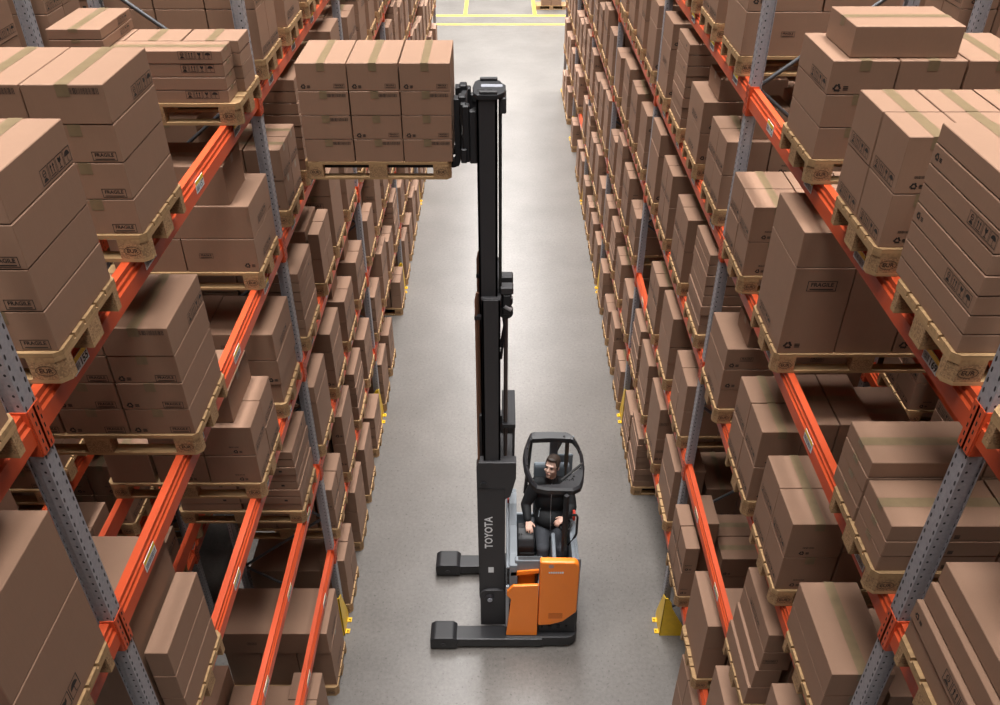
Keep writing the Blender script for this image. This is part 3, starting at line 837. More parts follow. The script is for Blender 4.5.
COLW = {1: [''], 2: ['aisle column', 'inner column'], 3: ['aisle column', 'middle column', 'inner column'], 4: ['aisle column', 'second column', 'third column', 'inner column']}
ROWW = {1: [''], 2: [' near row', ' far row']}
ORD = ['bottom', 'second', 'third', 'fourth', 'fifth', 'sixth', 'seventh', 'eighth', 'ninth']
def box_label(b):
    lay = 'only' if b['nl'] == 1 else ('top' if b['li'] == b['nl']-1 else ORD[b['li']])
    pr = prints_for(b); what = 'box'
    adj = 'plain' if not b['tape'] else 'taped'
    for mk, w in (('fragile', 'fragile-marked'), ('symbols', 'symbol-printed'), ('barcode', 'barcoded'), ('recycle', 'recycle-marked')):
        if any(q[0] == mk for q in pr): adj = w; break
    if b['fork']:
        return f"{adj} cardboard box on the raised forks, {lay} layer, {['left', 'middle', 'right'][b['c']]} column", 'boxes on the raised pallet'
    if b['bay'] == 8: return f"cardboard box on the far floor pallet, {lay} layer, {COLW[b['nc']][b['c']]}", 'boxes on the far pallet'
    part = ['', 'stack two ', 'stack three ', 'stack four '][b['bi']] if b['nb'] > 1 else ''
    col = COLW[b['nc']][b['c']]
    tail = f"{part}{lay} layer{' '+col if col else ''}{ROWW[b['nr']][b['r']]}, {SLW[b['s']]} pallet, {BAYW[b['bay']]}, {side_word(b['side'], b['back'])[:-5]} {LEVW[b['lv']]}"
    lab = f"{adj} {what}, {tail}"
    if len(lab.split()) > 16: lab = f"{what}, {tail}"
    return lab, 'cardboard boxes on the pallets'

for i in single:
    b = BOXES[i]
    off = ((b['x0']+b['x1'])/2, (b['y0']+b['y1'])/2, b['z0'])
    body, tp, ik = MB(), MB(), MB()
    box_geo(b, body, tp, None, off)
    o = body.build('cardboard_box', None, off)
    lab, grp = box_label(b)
    tag(o, lab, 'cardboard box', grp)
    if tp.f: tp.build('packing_tape', o)
    if tp.f or True:
        for mk in prints_for(b):
            ik = MB(); box_geo(b, None, None, ik, off, 0, [mk])
            if ik.f: ik.build(dict(fragile='fragile_print', symbols='symbol_print', recycle='recycle_print', barcode='barcode_print', handle='handle_print')[mk[0]], o)
rest = MB()
for i, b in enumerate(BOXES):
    if i not in sset:
        box_geo(b, rest, rest, rest if area[i] > 5 else None, (0, 0, 0), 1)
ro = rest.build('stored_carton')
ro['kind'] = 'stuff'; ro['label'] = 'brown cardboard boxes stacked along the far and inner parts of the racks'; ro['category'] = 'cardboard boxes'

# pallets: detailed ones near the camera
pallet(FX0+PL/2, FY0+.31, FZ, 'wooden pallet carried on the raised forks, high over the aisle', True, None)
PROTO_CH = [c for c in proto.children]
for (x, y, z, side, bay, lv, s, back) in sorted(PAL, key=lambda t: t[4]):
    det = (not back) and bay <= 2 and lv >= 3
    lab = f"wooden pallet, {SLW[s]} place, {BAYW[bay]}, {side_word(side, back)}, {LEVW[lv]}"
    pallet(x, y, z, lab, det)
pallet(2.02, 35.6, 0, 'wooden pallet on the floor beyond the end of the racks', False, None)

# ------------------------------------------------------------------ floor and markings
fl = MB().box(-14, 14, -4, 62, -.2, 0, FLOOR).build('floor'); fl['kind'] = 'structure'
WALLM = plain('hall_wall_paint', (.18, .18, .18), .7)
CEILM = plain('hall_ceiling_sheet', (.07, .07, .072), .7)
for nm, bx_ in (('wall_left', (-14.2, -14, -4, 62)), ('wall_right', (14, 14.2, -4, 62)), ('wall_back', (-14.2, 14.2, 62, 62.2)), ('wall_front', (-14.2, 14.2, -4.2, -4))):
    o = MB().box(*bx_, -.2, 12.7, WALLM).build(nm); o['kind'] = 'structure'
o = MB().box(-14.2, 14.2, -4.2, 62.2, 12.5, 12.7, CEILM).build('ceiling'); o['kind'] = 'structure'
def line(n, x0, x1, y0, y1):
    o = MB().box(x0, x1, y0, y1, 0, .003, LINE).build('trim_%d' % n); o['kind'] = 'structure'
line(1, -13, 13, 33.05, 33.25); line(2, -13, 13, 34.3, 34.5); line(3, -1.42, -1.28, 34.5, 48); line(4, 1.28, 1.42, 34.5, 48)

# ------------------------------------------------------------------ reach truck
TR = Vector((.15, 6.79, 0))
truck = empty('reach_truck', TR)
tag(truck, 'orange and black reach truck standing across the aisle with its mast fully raised', 'reach truck')
def part(name, mb, parent=None, bevel=0.0):
    return mb.build(name, parent or truck, None if parent else tuple(-TR), bevel)
def rounded(x0, x1, y0, y1, r, corners, n=6):
    """rectangle outline, rounding the corners listed ('ll','lr','ur','ul')"""
    out = []
    for nm, cx, cy, a0 in (('ll', x0, y0, PI), ('lr', x1, y0, 1.5*PI), ('ur', x1, y1, 0), ('ul', x0, y1, .5*PI)):
        if nm in corners:
            ox = cx+(r if cx == x0 else -r); oy = cy+(r if cy == y0 else -r)
            out += [(ox+r*math.cos(a0+.5*PI*k/n), oy+r*math.sin(a0+.5*PI*k/n)) for k in range(n+1)]
        else: out.append((cx, cy))
    return out
# support legs with load wheels
for y0, y1 in ((6.105, 6.32), (7.18, 7.39)):
    lg = part('support_leg', MB().prism([(-.56, .04), (.5, .04), (.5, .175), (-.56, .175)], 'y', y0+.01, y1-.01, BLK), None, .012)
    part('wheel_cover', MB().prism([(-.81, .025), (-.5, .025), (-.5, .175), (-.545, .215), (-.76, .215), (-.81, .175)], 'y', y0-.01, y1+.03, BLK2), lg, .014)
    wh = MB(); ym = (y0+y1)/2
    wh.tube([(-.66, ym-.07, .105), (-.66, ym+.07, .105)], .103, RUB, 24); part('load_wheel', wh, lg)
    part('axle_cap', MB().tube([(-.66, y0-.02, .105), (-.66, y0-.006, .105)], .028, MASTM, 12), lg)
# chassis
sk = MB().prism(rounded(.06, .90, 6.13, 7.40, .13, ('lr', 'ur')), 'z', .035, .19, BLK2)
sk.prism([(.44, .20), (.56, .20), (.90, .40), (.90, .20)][::-1], 'y', 6.30, 7.28, BLK2)
skirt = part('chassis_skirt', sk, None, .012)
core = MB().box(.44, .875, 6.20, 7.40, .19, .61, BLK, .01); part('chassis_core', core, None)
bt = MB().box(.09, .43, 6.42, 7.36, .19, .62, BLK, .01); part('battery_tray', bt)
for x, w in ((.47, .03), (.55, .05), (.65, .05), (.75, .03)):
    part('service_socket', MB().tube([(x+w/2, 6.185, .30+.05*(x-.47)), (x+w/2, 6.21, .30+.05*(x-.47))], w*.45, RUB, 12))
part('drive_wheel', MB().tube([(.72, 6.55, .13), (.72, 6.70, .13)], .128, RUB, 24))
part('caster_wheel', MB().tube([(.70, 6.20, .045), (.70, 6.26, .045)], .045, RUB, 16))
cov = MB().prism([(.435, .36), (.58, .37), (.72, .43), (.868, .60), (.868, 1.30), (.858, 1.39), (.82, 1.44), (.435, 1.45)], 'y', 6.165, 6.25, TORANGE)
cover = part('battery_cover', cov, None, .02)
side_c = MB().prism([(6.24, .60), (7.2, .60), (7.2, 1.18), (6.4, 1.22), (6.24, 1.42)], 'x', .835, .885, GREY)
part('side_cover', side_c, None, .012)
eb = D2().ring(0, 0, .028, .028, .009, 20); eb.rect(-.012, -.012, .012, .012)
part('emblem', MB().decal(*eb.get(), (.555, 6.1635, 1.385), (1, 0, 0), (0, 0, 1), 1, LGREY), cover)
tx = D2()
for k in range(7): tx.rect(k*.024, 0, k*.024+.019, .028)
part('model_plate', MB().decal(*tx.get(), (.53, 6.1635, 1.27), (1, 0, 0), (0, 0, 1), 1, WHITE), cover)
vt = D2()
for k in range(5): vt.rect(0, k*.02, .16, k*.02+.009)
part('vent_slot', MB().decal(*vt.get(), (.55, 6.1635, .50), (1, 0, 0), (0, 0, 1), 1, plain('vent_orange', (.45, .10, .012), .5)), cover)
dr = MB().prism([(.07, .19), (.428, .19), (.428, 1.075), (.14, 1.06), (.08, .97), (.075, .90), (.125, .83)], 'y', 6.16, 6.195, TORANGE)
door = part('side_door', dr, None, .008)
part('door_edge', MB().box(.065, .10, 6.2, 6.23, .3, 1.0, LGREY), None)
part('battery_lid', MB().box(.20, .40, 6.40, 6.55, .6, 1.03, TORANGE, .012))
part('front_lip', MB().prism([(.12, 1.10), (.43, 1.15), (.43, 1.20), (.12, 1.16)], 'y', 6.27, 6.33, TORANGE))
hn = MB().box(.405, .43, 6.3, 6.5, .62, 1.12, BLK); hn.box(.10, .19, 6.33, 6.6, .62, 1.06, BLK, .01); part('battery_clamp', hn)
# cab tub
tub = MB()
tub.prism([(6.27, .62), (7.28, .62), (7.28, 1.45), (7.12, 1.56), (6.95, 1.54), (6.75, 1.40), (6.38, 1.345), (6.27, 1.27)], 'x', .105, .19, GREY)
tub.box(.165, .47, 6.29, 6.36, 1.13, 1.335, GREY, .01)
tub.box(.165, .83, 6.36, 7.3, .62, .66, GREY)
tub.prism([(6.27, .66), (7.3, .66), (7.3, 1.3), (6.9, 1.24), (6.27, 1.30)], 'x', .80, .834, GREY)
tub.box(.165, .83, 7.40, 7.44, .62, .90, GREY, .01)
cab = part('cab_tub', tub, None, .01)
part('cab_rim', MB().tube([(.09, 6.3, 1.20), (.09, 6.5, 1.26), (.09, 6.9, 1.34), (.09, 7.15, 1.40)], .022, LGREY, 10), cab)
part('rim_slot', MB().box(.20, .45, 6.30, 6.345, 1.3352, 1.338, BLK), cab)
part('indicator_lamp', MB().box(.085, .105, 7.05, 7.13, 1.44, 1.5, RED, .006), cab)
part('rear_lamp', MB().box(.82, .85, 6.72, 6.80, 1.50, 1.60, RED, .006))
cn = MB().prism([(6.70, .66), (6.98, .66), (6.98, 1.20), (6.88, 1.21), (6.76, 1.16), (6.70, 1.08)], 'x', .20, .398, BLK2)
cons = part('control_console', cn, None, .018)
for x, y in ((.225, 6.80), (.25, 6.80)):
    lv_ = MB().tube([(x, y, 1.19), (x, y-.02, 1.222)], .006, BLK, 8); lv_.ell((x, y-.022, 1.225), (.010, .010, .009), RUB, 10, 6); part('finger_lever', lv_, cons)
part('console_tray', MB().box(.225, .40, 6.685, 6.705, .85, 1.0, RUB, .008), cons)
sc2 = MB().prism([(6.34, .66), (6.74, .66), (6.74, 1.30), (6.62, 1.30), (6.34, 1.245)], 'x', .582, .628, GREY)
part('steering_console', sc2, None, .02)
sw = MB()
ring = [(.745+.075*math.cos(t*2*PI/24), 6.84+.075*math.sin(t*2*PI/24)*.95, 1.31+.02*math.sin(t*2*PI/24)) for t in range(25)]
sw.tube(ring, .012, RUB, 8, cap=False); sw.tube([(.745, 6.84, 1.20), (.745, 6.84, 1.31)], .035, BLK, 14); sw.tube([(.675, 6.84, 1.31), (.815, 6.84, 1.31)], .010, BLK, 8)
part('steering_wheel', sw)
# seat
st = MB().box(.34, .80, 6.90, 7.36, .80, .912, SEATM, .03); seat = part('seat', st, None, .02)
bk = MB().prism([(7.375, .92), (7.44, .92), (7.46, 1.72), (7.42, 1.74), (7.385, 1.70)], 'x', .40, .82, GREY); part('backrest', bk, None, .03)
pn = MB().box(.58, .68, 7.465, 7.495, 1.2, 2.1, GREY, .01); pn.box(.68, .86, 7.465, 7.495, 1.2, 1.82, GREY, .01); pn.box(.68, .86, 7.465, 7.495, 2.02, 2.1, GREY, .01)
pn.prism([(.68, 2.02), (.73, 2.02), (.68, 1.88)], 'y', 7.465, 7.495, LGREY)
part('rear_panel', pn)
# pillars and overhead guard
part('pillar', MB().tube([(.705, 6.40, 1.20), (.705, 6.46, 2.16)], .030, BLK, 4, smooth=False))
part('pillar', MB().tube([(.775, 7.39, 1.2), (.775, 7.40, 2.16)], .024, plain('pillar_bronze', (.10, .07, .045), .5), 4, smooth=False))
part('pillar', MB().tube([(.30, 7.36, 1.3), (.36, 7.38, 2.16)], .022, BLK, 4, smooth=False))
part('grab_handle', MB().tube([(.79, 6.60, 1.72), (.84, 6.60, 1.72), (.855, 6.60, 1.69), (.855, 6.60, 1.42), (.84, 6.60, 1.37), (.77, 6.60, 1.24)], .014, RUB, 8))
OUT = [(0.362, 7.457), (0.576, 7.463), (0.784, 7.453), (0.85, 7.356), (0.894, 7.22), (0.924, 7.061), (0.925, 6.856), (0.904, 6.691), (0.867, 6.562), (0.79, 6.506), (0.497, 6.514), (0.386, 6.546), (0.331, 6.618), (0.289, 6.74), (0.263, 6.856), (0.251, 7.027), (0.27, 7.167), (0.323, 7.365)]
INN_ = [(0.358, 7.319), (0.594, 7.332), (0.811, 7.319), (0.858, 7.22), (0.88, 7.114), (0.884, 6.882), (0.76, 6.74), (0.637, 6.602), (0.404, 6.59), (0.356, 6.691), (0.321, 6.856), (0.314, 7.027), (0.337, 7.22)]
INN = [(.60+(x-.60)*1.035, 7.0+(y-7.0)*(1.03 if y > 7 else 1.0)) for x, y in INN_]
def ray_hit(poly, c, a):
    d = (math.cos(a), math.sin(a)); best = 0
    for i in range(len(poly)):
        p, q = poly[i], poly[(i+1) % len(poly)]
        ex, ey = q[0]-p[0], q[1]-p[1]; det = d[0]*-ey+ex*d[1]
        if abs(det) < 1e-9: continue
        rx, ry = p[0]-c[0], p[1]-c[1]
        t = (rx*-ey+ex*ry)/det; k = (d[0]*ry-d[1]*rx)/det
        if t > 0 and -1e-6 <= k <= 1+1e-6: best = max(best, t)
    return (c[0]+d[0]*best, c[1]+d[1]*best)
NA = 72; cg = (.60, 7.0)
ro_ = [ray_hit(OUT, cg, 2*PI*k/NA) for k in range(NA)]; ri_ = [ray_hit(INN, cg, 2*PI*k/NA) for k in range(NA)]
og = MB(); z0, z1 = 2.125, 2.20
vs = []
for k in range(NA):
    (ox, oy), (ix, iy) = ro_[k], ri_[k]
    mx, my = ox+(cg[0]-ox)*.05, oy+(cg[1]-oy)*.05
    vs += [(ox, oy, z0), (ox, oy, z1-.02), (mx, my, z1), (ix, iy, z1-.012), (ix, iy, z0)]
fs = []
for k in range(NA):
    n = (k+1) % NA
    for j in range(5):
        a, b2 = k*5+j, k*5+(j+1) % 5; c, d_ = n*5+(j+1) % 5, n*5+j
        fs.append((a, d_, c, b2))
og.add(vs, fs, BLK)
guard_o = part('overhead_guard', og)
gl = MB().prism([(cg[0]+(x-cg[0])*1.01, cg[1]+(y-cg[1])*1.01) for x, y in ri_], 'z', 2.150, 2.156, GLASS); part('roof_glass', gl, guard_o)
for k in (4, 14, 25, 30, 40, 47, 60, 66):
    x, y = [ri_[k][i]+(ro_[k][i]-ri_[k][i])*.25 for i in (0, 1)]
    part('bolt', MB().tube([(x, y, 2.185), (x, y, 2.203)], .011, RUB, 8), guard_o)
part('brace_bar', MB().tube([(.655, 6.66, 2.185), (.91, 6.93, 2.185)], .016, RUB, 6), guard_o)
sp_ = MB()
for k in range(5): sp_.tube([(.70+.022*k, 6.66+.008*(k % 2), 2.19), (.70+.022*k, 6.66+.008*(k % 2), 2.2015)], .007, RUB, 8)
sp_.tube([(.80, 6.72, 2.19), (.80, 6.72, 2.2015)], .013, RUB, 10); part('speaker_hole', sp_, guard_o)

# mast: lower shroud, three stages, cross heads, cylinders, chains
for y0, y1, near in ((6.36, 6.47, True), (7.10, 7.21, False)):
    sh = MB().prism([(-.235, .60), (.055, .60), (.055, 2.20), (.11, 2.24), (.165, 2.50), (.165, 2.72), (-.215, 2.72), (-.24, 2.66)], 'y', y0, y1, MASTM)
    so = part('mast_shroud', sh, None, .008)
    lo = MB().prism(rounded(-.225, .06, .16, .78, .09, ('ur', 'ul')), 'y', y0-.03, y1, MASTM); part('mast_foot', lo, so, .006)
    if near:
        kn = MB().tube([(-.12, y0-.065, .66), (-.12, y0-.028, .66)], .055, BLK, 18); part('pivot_pin', kn, so)
        part('pin_cap', MB().tube([(-.115, y0-.075, .66), (-.115, y0-.06, .66)], .028, STEEL, 12), so)
        part('lettering', MB().decal(*text2d('TOYOTA', .125, True), (-.118, y0-.0015, 1.70), (0, 0, 1), (-1, 0, 0), .95, WHITE), so)
        part('rating_plate', MB().decal(*D2().rect(-.03, -.045, .03, .045).get(), (-.10, y0-.0015, 1.10), (1, 0, 0), (0, 0, 1), 1, WHITE), so)
        pl = MB().box(-.235, .05, y0-.004, y0, 2.36, 2.364, BLK); pl.box(.046, .05, y0-.004, y0, 2.2, 2.36, BLK); part('seam', pl, so)
        part('side_bump', MB().tube([(-.17, y0-.02, 2.43), (-.17, y0-.001, 2.43)], .03, BLK, 12), so)
    s_ = 1 if near else -1
    def channel(xa, xb, ya, w, za, zb, nm):
        m = MB(); ys = sorted((ya, ya+s_*w)); m.box(xa, xb, ys[0], ys[0]+.018 if near else ys[1], za, zb, MASTM) if near else m.box(xa, xb, ys[1]-.018, ys[1], za, zb, MASTM)
        m.box(xa, xa+.022, ys[0], ys[1], za, zb, MASTM); m.box(xb-.022, xb, ys[0], ys[1], za, zb, MASTM)
        return part(nm, m, None, .003)
    channel(-.165, .005, y0+.035 if near else y1-.035, .07, 2.5, 4.63, 'middle_rail')
    channel(-.185, -.02, y0+.12 if near else 6.83, .07, 2.6, 6.40, 'inner_rail')
    part('hose', MB().tube([(-.215, y0+.06, 2.6), (-.215, y0+.06, 4.62), (-.20, y0+.06, 4.70)], .012, ROD, 8))
    part('hose_clip', MB().box(-.23, -.17, y0+.04, y0+.08, 4.42, 4.46, BLK))
    yy = y0+.19 if near else 6.74
    part('lift_chain', MB().box(-.012, .016, yy-.02, yy+.02, 4.55, 6.32, CHAINM))
    part('lift_cylinder', MB().tube([(.055, yy, 2.5), (.055, yy, 4.40)], .020, plain('cylinder_dark', (.06, .045, .04), .4), 12))
    pu = MB().tube([(.055, yy-.03, 4.42), (.055, yy+.03, 4.42)], .065, BLK, 20); pu.box(.02, .10, yy-.045, yy+.045, 4.40, 4.62, BLK, .012); pu.box(.0, .12, yy-.05, yy+.05, 4.62, 4.70, MASTM, .012)
    pu.tube([(.04, yy-.04, 4.50), (.10, yy-.04, 4.46)], .02, SILV, 8); part('chain_pulley', pu)
    part('tie_link', MB().tube([(.03, yy-.02, 4.36), (.05, yy-.02, 4.2), (.02, yy-.02, 4.02), (.01, yy-.02, 3.9)], .013, BLK, 6))
xb = MB().box(-.19, .02, 6.50, 7.07, 2.45, 2.52, MASTM, .006); xb.box(.0, .15, 6.56, 7.0, 2.5, 2.56, MASTM, .006); part('cross_beam', xb)
fr_ = MB().box(.125, .15, 6.52, 6.56, 2.6, 3.10, MASTM, .004); fr_.box(.125, .15, 7.0, 7.04, 2.6, 3.10, MASTM, .004); fr_.box(.02, .155, 6.50, 7.06, 3.06, 3.11, BLK, .004); part('shroud_frame', fr_)
xm = MB().box(-.17, .01, 6.44, 7.13, 4.56, 4.62, MASTM, .004); part('cross_beam', xm)
cy = lambda y: 6.47+(y-6.50)*.66
ch = MB().prism([(x, cy(y)) for x, y in [(-.205, 6.58), (-.18, 6.50), (-.02, 6.50), (.0, 6.54), (.035, 6.60), (.045, 6.72), (.045, 6.86), (.02, 6.92), (.0, 7.02), (-.03, 7.06), (-.17, 7.06), (-.20, 7.0), (-.215, 6.8)]], 'z', 6.40, 6.44, BLK2)
cross = part('mast_crosshead', ch, None, .006)
cr2 = MB().box(-.16, -.02, cy(6.51), cy(6.56), 6.44, 6.465, MASTM, .005); cr2.box(-.16, -.02, cy(7.0), cy(7.05), 6.44, 6.465, MASTM, .005); part('crosshead_rib', cr2, cross)
for x0_, x1_, y0_, y1_ in ((-.15, .02, 6.78, 6.88), (-.10, -.06, 6.62, 6.70), (-.18, -.12, 6.62, 6.70)):
    part('opening', MB().prism(rounded(x0_, x1_, cy(y0_), cy(y1_), .015, ('ll', 'lr', 'ur', 'ul'), 4), 'z', 6.44, 6.4415, STEEL if x1_ > 0 else RUB), cross)
part('pulley_bracket', MB().box(-.01, .05, 6.52, 6.72, 6.27, 6.40, MASTM, .01), cross)
# fork carriage and forks
cg_ = MB().box(-.315, -.265, 6.56, 7.02, 6.16, 6.34, BLK2, .008); cg_.box(-.315, -.265, 6.52, 7.06, 5.86, 5.98, BLK2, .008)
for y in (6.54, 6.96): cg_.box(-.30, -.24, y, y+.08, 5.86, 6.33, BLK2, .01)
carr = part('fork_carriage', cg_)
sf = MB().box(-.245, -.185, 6.56, 6.62, 5.84, 6.28, MASTM, .008); sf.box(-.245, -.185, 6.96, 7.02, 5.84, 6.28, MASTM, .008); sf.box(-.26, -.21, 6.58, 7.0, 6.0, 6.12, BLK, .008)
for y in (6.60, 6.98):
    for z in (5.95, 6.25): sf.tube([(-.20, y-.03, z), (-.20, y+.03, z)], .035, RUB, 12)
part('side_shift_frame', sf, carr)
for yc in (6.79-.137, 6.79+.137):
    fk = MB().prism([(-.365, 6.36), (-.32, 6.36), (-.32, 5.85), (-.335, 5.805), (-.375, 5.788), (-1.45, 5.788), (-1.50, 5.80), (-1.45, 5.81), (-.40, 5.828), (-.37, 5.85), (-.365, 5.89)], 'y', yc-.05, yc+.05, BLK2)
    fo_ = part('fork', fk, None, .004)
    part('fork_hook', MB().box(-.33, -.27, yc-.045, yc+.045, 6.32, 6.38, BLK2, .008), fo_)

# ------------------------------------------------------------------ driver
def remeshed(mb, name, voxel, smooth=6, parent=None, loc=None):
    o = link('tmp', mb.mesh('tmp'))
    m = o.modifiers.new('r', 'REMESH'); m.mode = 'VOXEL'; m.voxel_size = voxel; m.use_smooth_shade = True
    s = o.modifiers.new('s', 'SMOOTH'); s.iterations = smooth; s.factor = .5
    dg = bpy.context.evaluated_depsgraph_get(); dg.update()
    me = bpy.data.meshes.new_from_object(o.evaluated_get(dg)); me.name = name
    bpy.data.objects.remove(o)
    me.materials.clear(); me.materials.append(mb.mats[0])
    for p in me.polygons: p.use_smooth = True; p.material_index = 0
    return link(name, me, parent, loc)
PO = Vector((.58, 7.10, .93))
def limb(m, pts, rs, mat):
    n = len(pts); P = [Vector(p) for p in pts]; pp, rr = [], []
    for i in range(n-1):
        for k in range(6):
            t = k/6; pp.append(P[i].lerp(P[i+1], t)); rr.append(rs[i]*(1-t)+rs[i+1]*t)
    pp.append(P[-1]); rr.append(rs[-1])
    m.tube(pp, 0, mat, 14, rs=rr)
    for p, r in zip(P, rs): m.ell(p, (r, r, r), mat, 12, 8)
    return m
HC = Vector((.595, 7.20, 1.885))
HR = Matrix.Rotation(math.radians(-28), 3, 'Z') @ Matrix.Rotation(math.radians(-17), 3, 'X')
def H(x, y, z): return tuple(HC+HR @ Vector((x, y, z)))
body = MB()
limb(body, [(.60, 7.24, 1.60), (.597, 7.22, 1.70), H(0, .02, -.06)], [.070, .056, .055], SKIN)
body.ell(H(0, .012, .030), (.076, .095, .100), SKIN, 24, 16, HR)           # skull
body.ell(H(0, -.025, -.045), (.060, .065, .075), SKIN, 20, 14, HR)         # jaw and cheeks
body.ell(H(0, -.070, -.100), (.026, .022, .020), SKIN, 12, 8, HR)          # chin
body.ell(H(0, -.078, .032), (.052, .018, .014), SKIN, 12, 8, HR)           # brow
limb(body, [H(0, -.088, .022), H(0, -.110, -.022)], [.009, .014], SKIN)    # nose
for s in (-1, 1):
    body.ell(H(s*.078, .012, -.005), (.009, .020, .032), SKIN, 10, 8, HR)  # ears
    body.ell(H(s*.040, -.070, -.030), (.022, .020, .022), SKIN, 10, 8, HR)
body.ell(H(0, -.088, -.062), (.026, .010, .010), SKIN, 10, 8, HR)          # mouth mound
body.ell((.60, 7.22, 1.42), (.16, .10, .22), SKIN, 20, 14); body.ell((.585, 7.17, 1.16), (.12, .09, .16), SKIN, 20, 14)
ARM_R = [(.415, 7.23, 1.565), (.305, 7.14, 1.335), (.325, 6.95, 1.262)]
ARM_L = [(.785, 7.23, 1.565), (.835, 7.06, 1.37), (.75, 6.86, 1.40)]
for A_ in (ARM_R, ARM_L): limb(body, A_, [.050, .040, .027], SKIN)
def hand(m, wrist, fwd, up, side, curl):
    """palm plus five bent fingers; side: towards the thumb"""
    w, fw, u, s_ = Vector(wrist), Vector(fwd).normalized(), Vector(up).normalized(), Vector(side).normalized()
    for k in range(4):
        b0 = w+s_*(.030-.020*k)
        limb(m, [w+s_*(.012-.008*k)+fw*.012, b0+fw*.085], [.016, .0125], SKIN)
        ln = (.070, .078, .072, .056)[k]
        p0 = b0+fw*.085; a = curl*.5
        p1 = p0+(fw*math.cos(a)-u*math.sin(a))*ln*.45; a = curl*1.2
        p2 = p1+(fw*math.cos(a)-u*math.sin(a))*ln*.32; a = curl*1.7
        p3 = p2+(fw*math.cos(a)-u*math.sin(a))*ln*.26
        sp2 = s_*(.006-.004*k)
        limb(m, [p0, p1+sp2*.6, p2+sp2, p3+sp2], [.0105, .0092, .0082, .0070], SKIN)
    t0 = w+s_*.026+fw*.028; t1 = t0+s_*.030+fw*.028-u*.004; t2 = t1+s_*.010+fw*.032-u*.008
    limb(m, [t0, t1, t2], [.015, .0115, .009], SKIN)
hand(body, ARM_R[2], (.12, -1, -.12), (0, -.15, 1), (1, .1, 0), .45)
hand(body, ARM_L[2], (-.9, -.5, -.15), (0, -.15, 1), (-.45, .9, 0), .8)
person = remeshed(body, 'person', .0055, 3)
person.location = (0, 0, 0)
tag(person, 'driver in black zipped jacket and grey trousers seated in the truck cab', 'person')
hr = MB()
hr.ell(H(0, .022, .052), (.083, .098, .092), HAIR, 24, 16, HR)
hr.ell(H(0, -.045, .108), (.060, .048, .026), HAIR, 16, 10, HR)
for s in (-1, 1): hr.ell(H(s*.072, .005, .020), (.012, .035, .045), HAIR, 12, 8, HR)
hair = remeshed(hr, 'hair', .007, 2, person)
# keep the face clear: pull the fringe line back
for v in hair.data.vertices:
    l = HR.inverted() @ (v.co-HC)
    if l.y < -.045 and l.z < .085: v.co = HC+HR @ Vector((l.x*.9, -.045+(l.y+.045)*.1, max(l.z, .05)))
for s in (-1, 1):
    MB().ell(H(s*.032, -.083, .010), (.011, .007, .006), EYE, 10, 8, HR).build('eye', person)
    MB().ell(H(s*.033, -.092, .033), (.020, .006, .0045), HAIR, 10, 6, HR).build('eyebrow', person)
MB().ell(H(0, -.098, -.062), (.020, .005, .006), LIP, 10, 6, HR).build('mouth', person)
jk = MB()
jk.ell((.60, 7.235, 1.50), (.205, .125, .15), JACK, 24, 16); jk.ell((.595, 7.21, 1.32), (.185, .130, .22), JACK, 24, 16); jk.ell((.585, 7.13, 1.15), (.185, .175, .13), JACK, 24, 16)
limb(jk, [(.43, 7.24, 1.59), (.77, 7.24, 1.59)], [.075, .075], JACK)
limb(jk, [(.60, 7.24, 1.60), (.598, 7.225, 1.685)], [.10, .074], JACK)
for A_, e in ((ARM_R, .93), (ARM_L, .93)):
    q = [Vector(a) for a in A_]; q[2] = q[1].lerp(q[2], e)
    limb(jk, q, [.082, .064, .046], JACK)
jacket = remeshed(jk, 'jacket', .010, 4, person)
def on_jacket(x, z, off=.004):
    hit, loc, n, i = jacket.ray_cast(Vector((x, 6.0, z)), Vector((0, 1, 0)))
    return Vector((x, loc.y-off, z)) if hit else Vector((x, 7.08, z))
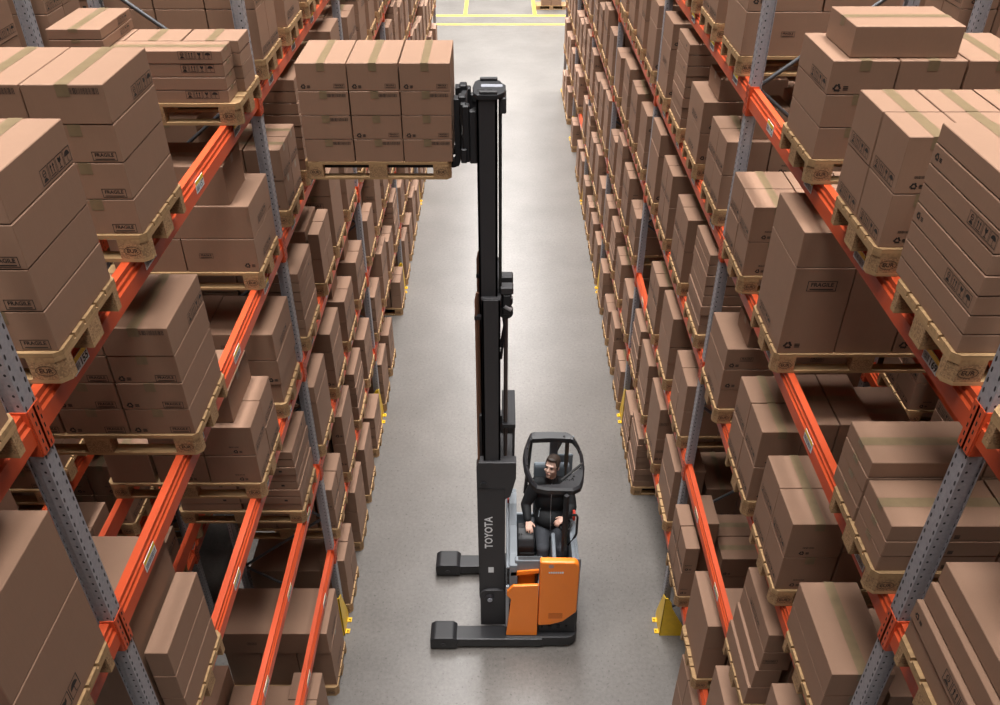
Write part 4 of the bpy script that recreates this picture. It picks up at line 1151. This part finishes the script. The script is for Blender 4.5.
MB().tube([on_jacket(.60-.01*(k/16), 1.66-.60*k/16) for k in range(17)], .0045, SILV, 6).build('zipper', jacket)
MB().tube([on_jacket(.475-.02*(k/5), 1.30-.08*k/5) for k in range(6)], .0045, LGREY, 6).build('pocket_zipper', jacket)
tr = MB()
tr.ell((.585, 7.12, 1.03), (.185, .15, .105), TROU, 20, 12)
for x0_, x1_ in ((.50, .495), (.67, .712)):
    limb(tr, [(x0_, 7.08, 1.02), (x1_, 6.72, 1.035), (x1_+.005, 6.64, .80), (x1_+.005, 6.66, .71)], [.098, .075, .058, .050], TROU)
remeshed(tr, 'trousers', .011, 4, person)
for x1_ in (.50, .717):
    sh = MB(); limb(sh, [(x1_, 6.69, .708), (x1_, 6.60, .708), (x1_, 6.53, .70)], [.040, .040, .030], RUB); remeshed(sh, 'shoe', .009, 2, person)


# ------------------------------------------------------------------ light
w = bpy.data.worlds.new('hall'); SC.world = w; w.use_nodes = True
bg = w.node_tree.nodes['Background']; bg.inputs[0].default_value = (1.0, .95, .92, 1); bg.inputs[1].default_value = .05
def lamp(x, y, z, sx, sy, power, spread=105, col=(1, .97, .95)):  # area light under the ceiling, out of view, no fixture built
    l = bpy.data.lights.new('unseen_ceiling_lamp', 'AREA'); l.shape = 'RECTANGLE'; l.size = sx; l.size_y = sy; l.energy = power; l.color = col
    l.spread = math.radians(spread)
    o = bpy.data.objects.new('unseen_ceiling_lamp', l); COL.objects.link(o); o.location = (x, y, z)
for k, y in enumerate(range(-3, 26, 4)):
    lamp(0, y, 12.3, 2.0, 3.2, (80, 125, 125, 240, 260, 290, 320, 360)[k], 90)
    for x in (-3.0, 3.0): lamp(x, y, 12.3, 1.0, 3.2, 122, 70)  # unseen rows added above the racks to brighten the load tops
for y in range(28, 56, 4):
    for x in (-6, 0, 6): lamp(x, y, 12.3, 3, 3, 600, 140)  # unseen lights added past the racks to brighten the far floor

vs = SC.view_settings
vs.view_transform = 'Standard'; vs.look = 'None'; vs.gamma = 1; vs.use_curve_mapping = False; vs.exposure = 0.0
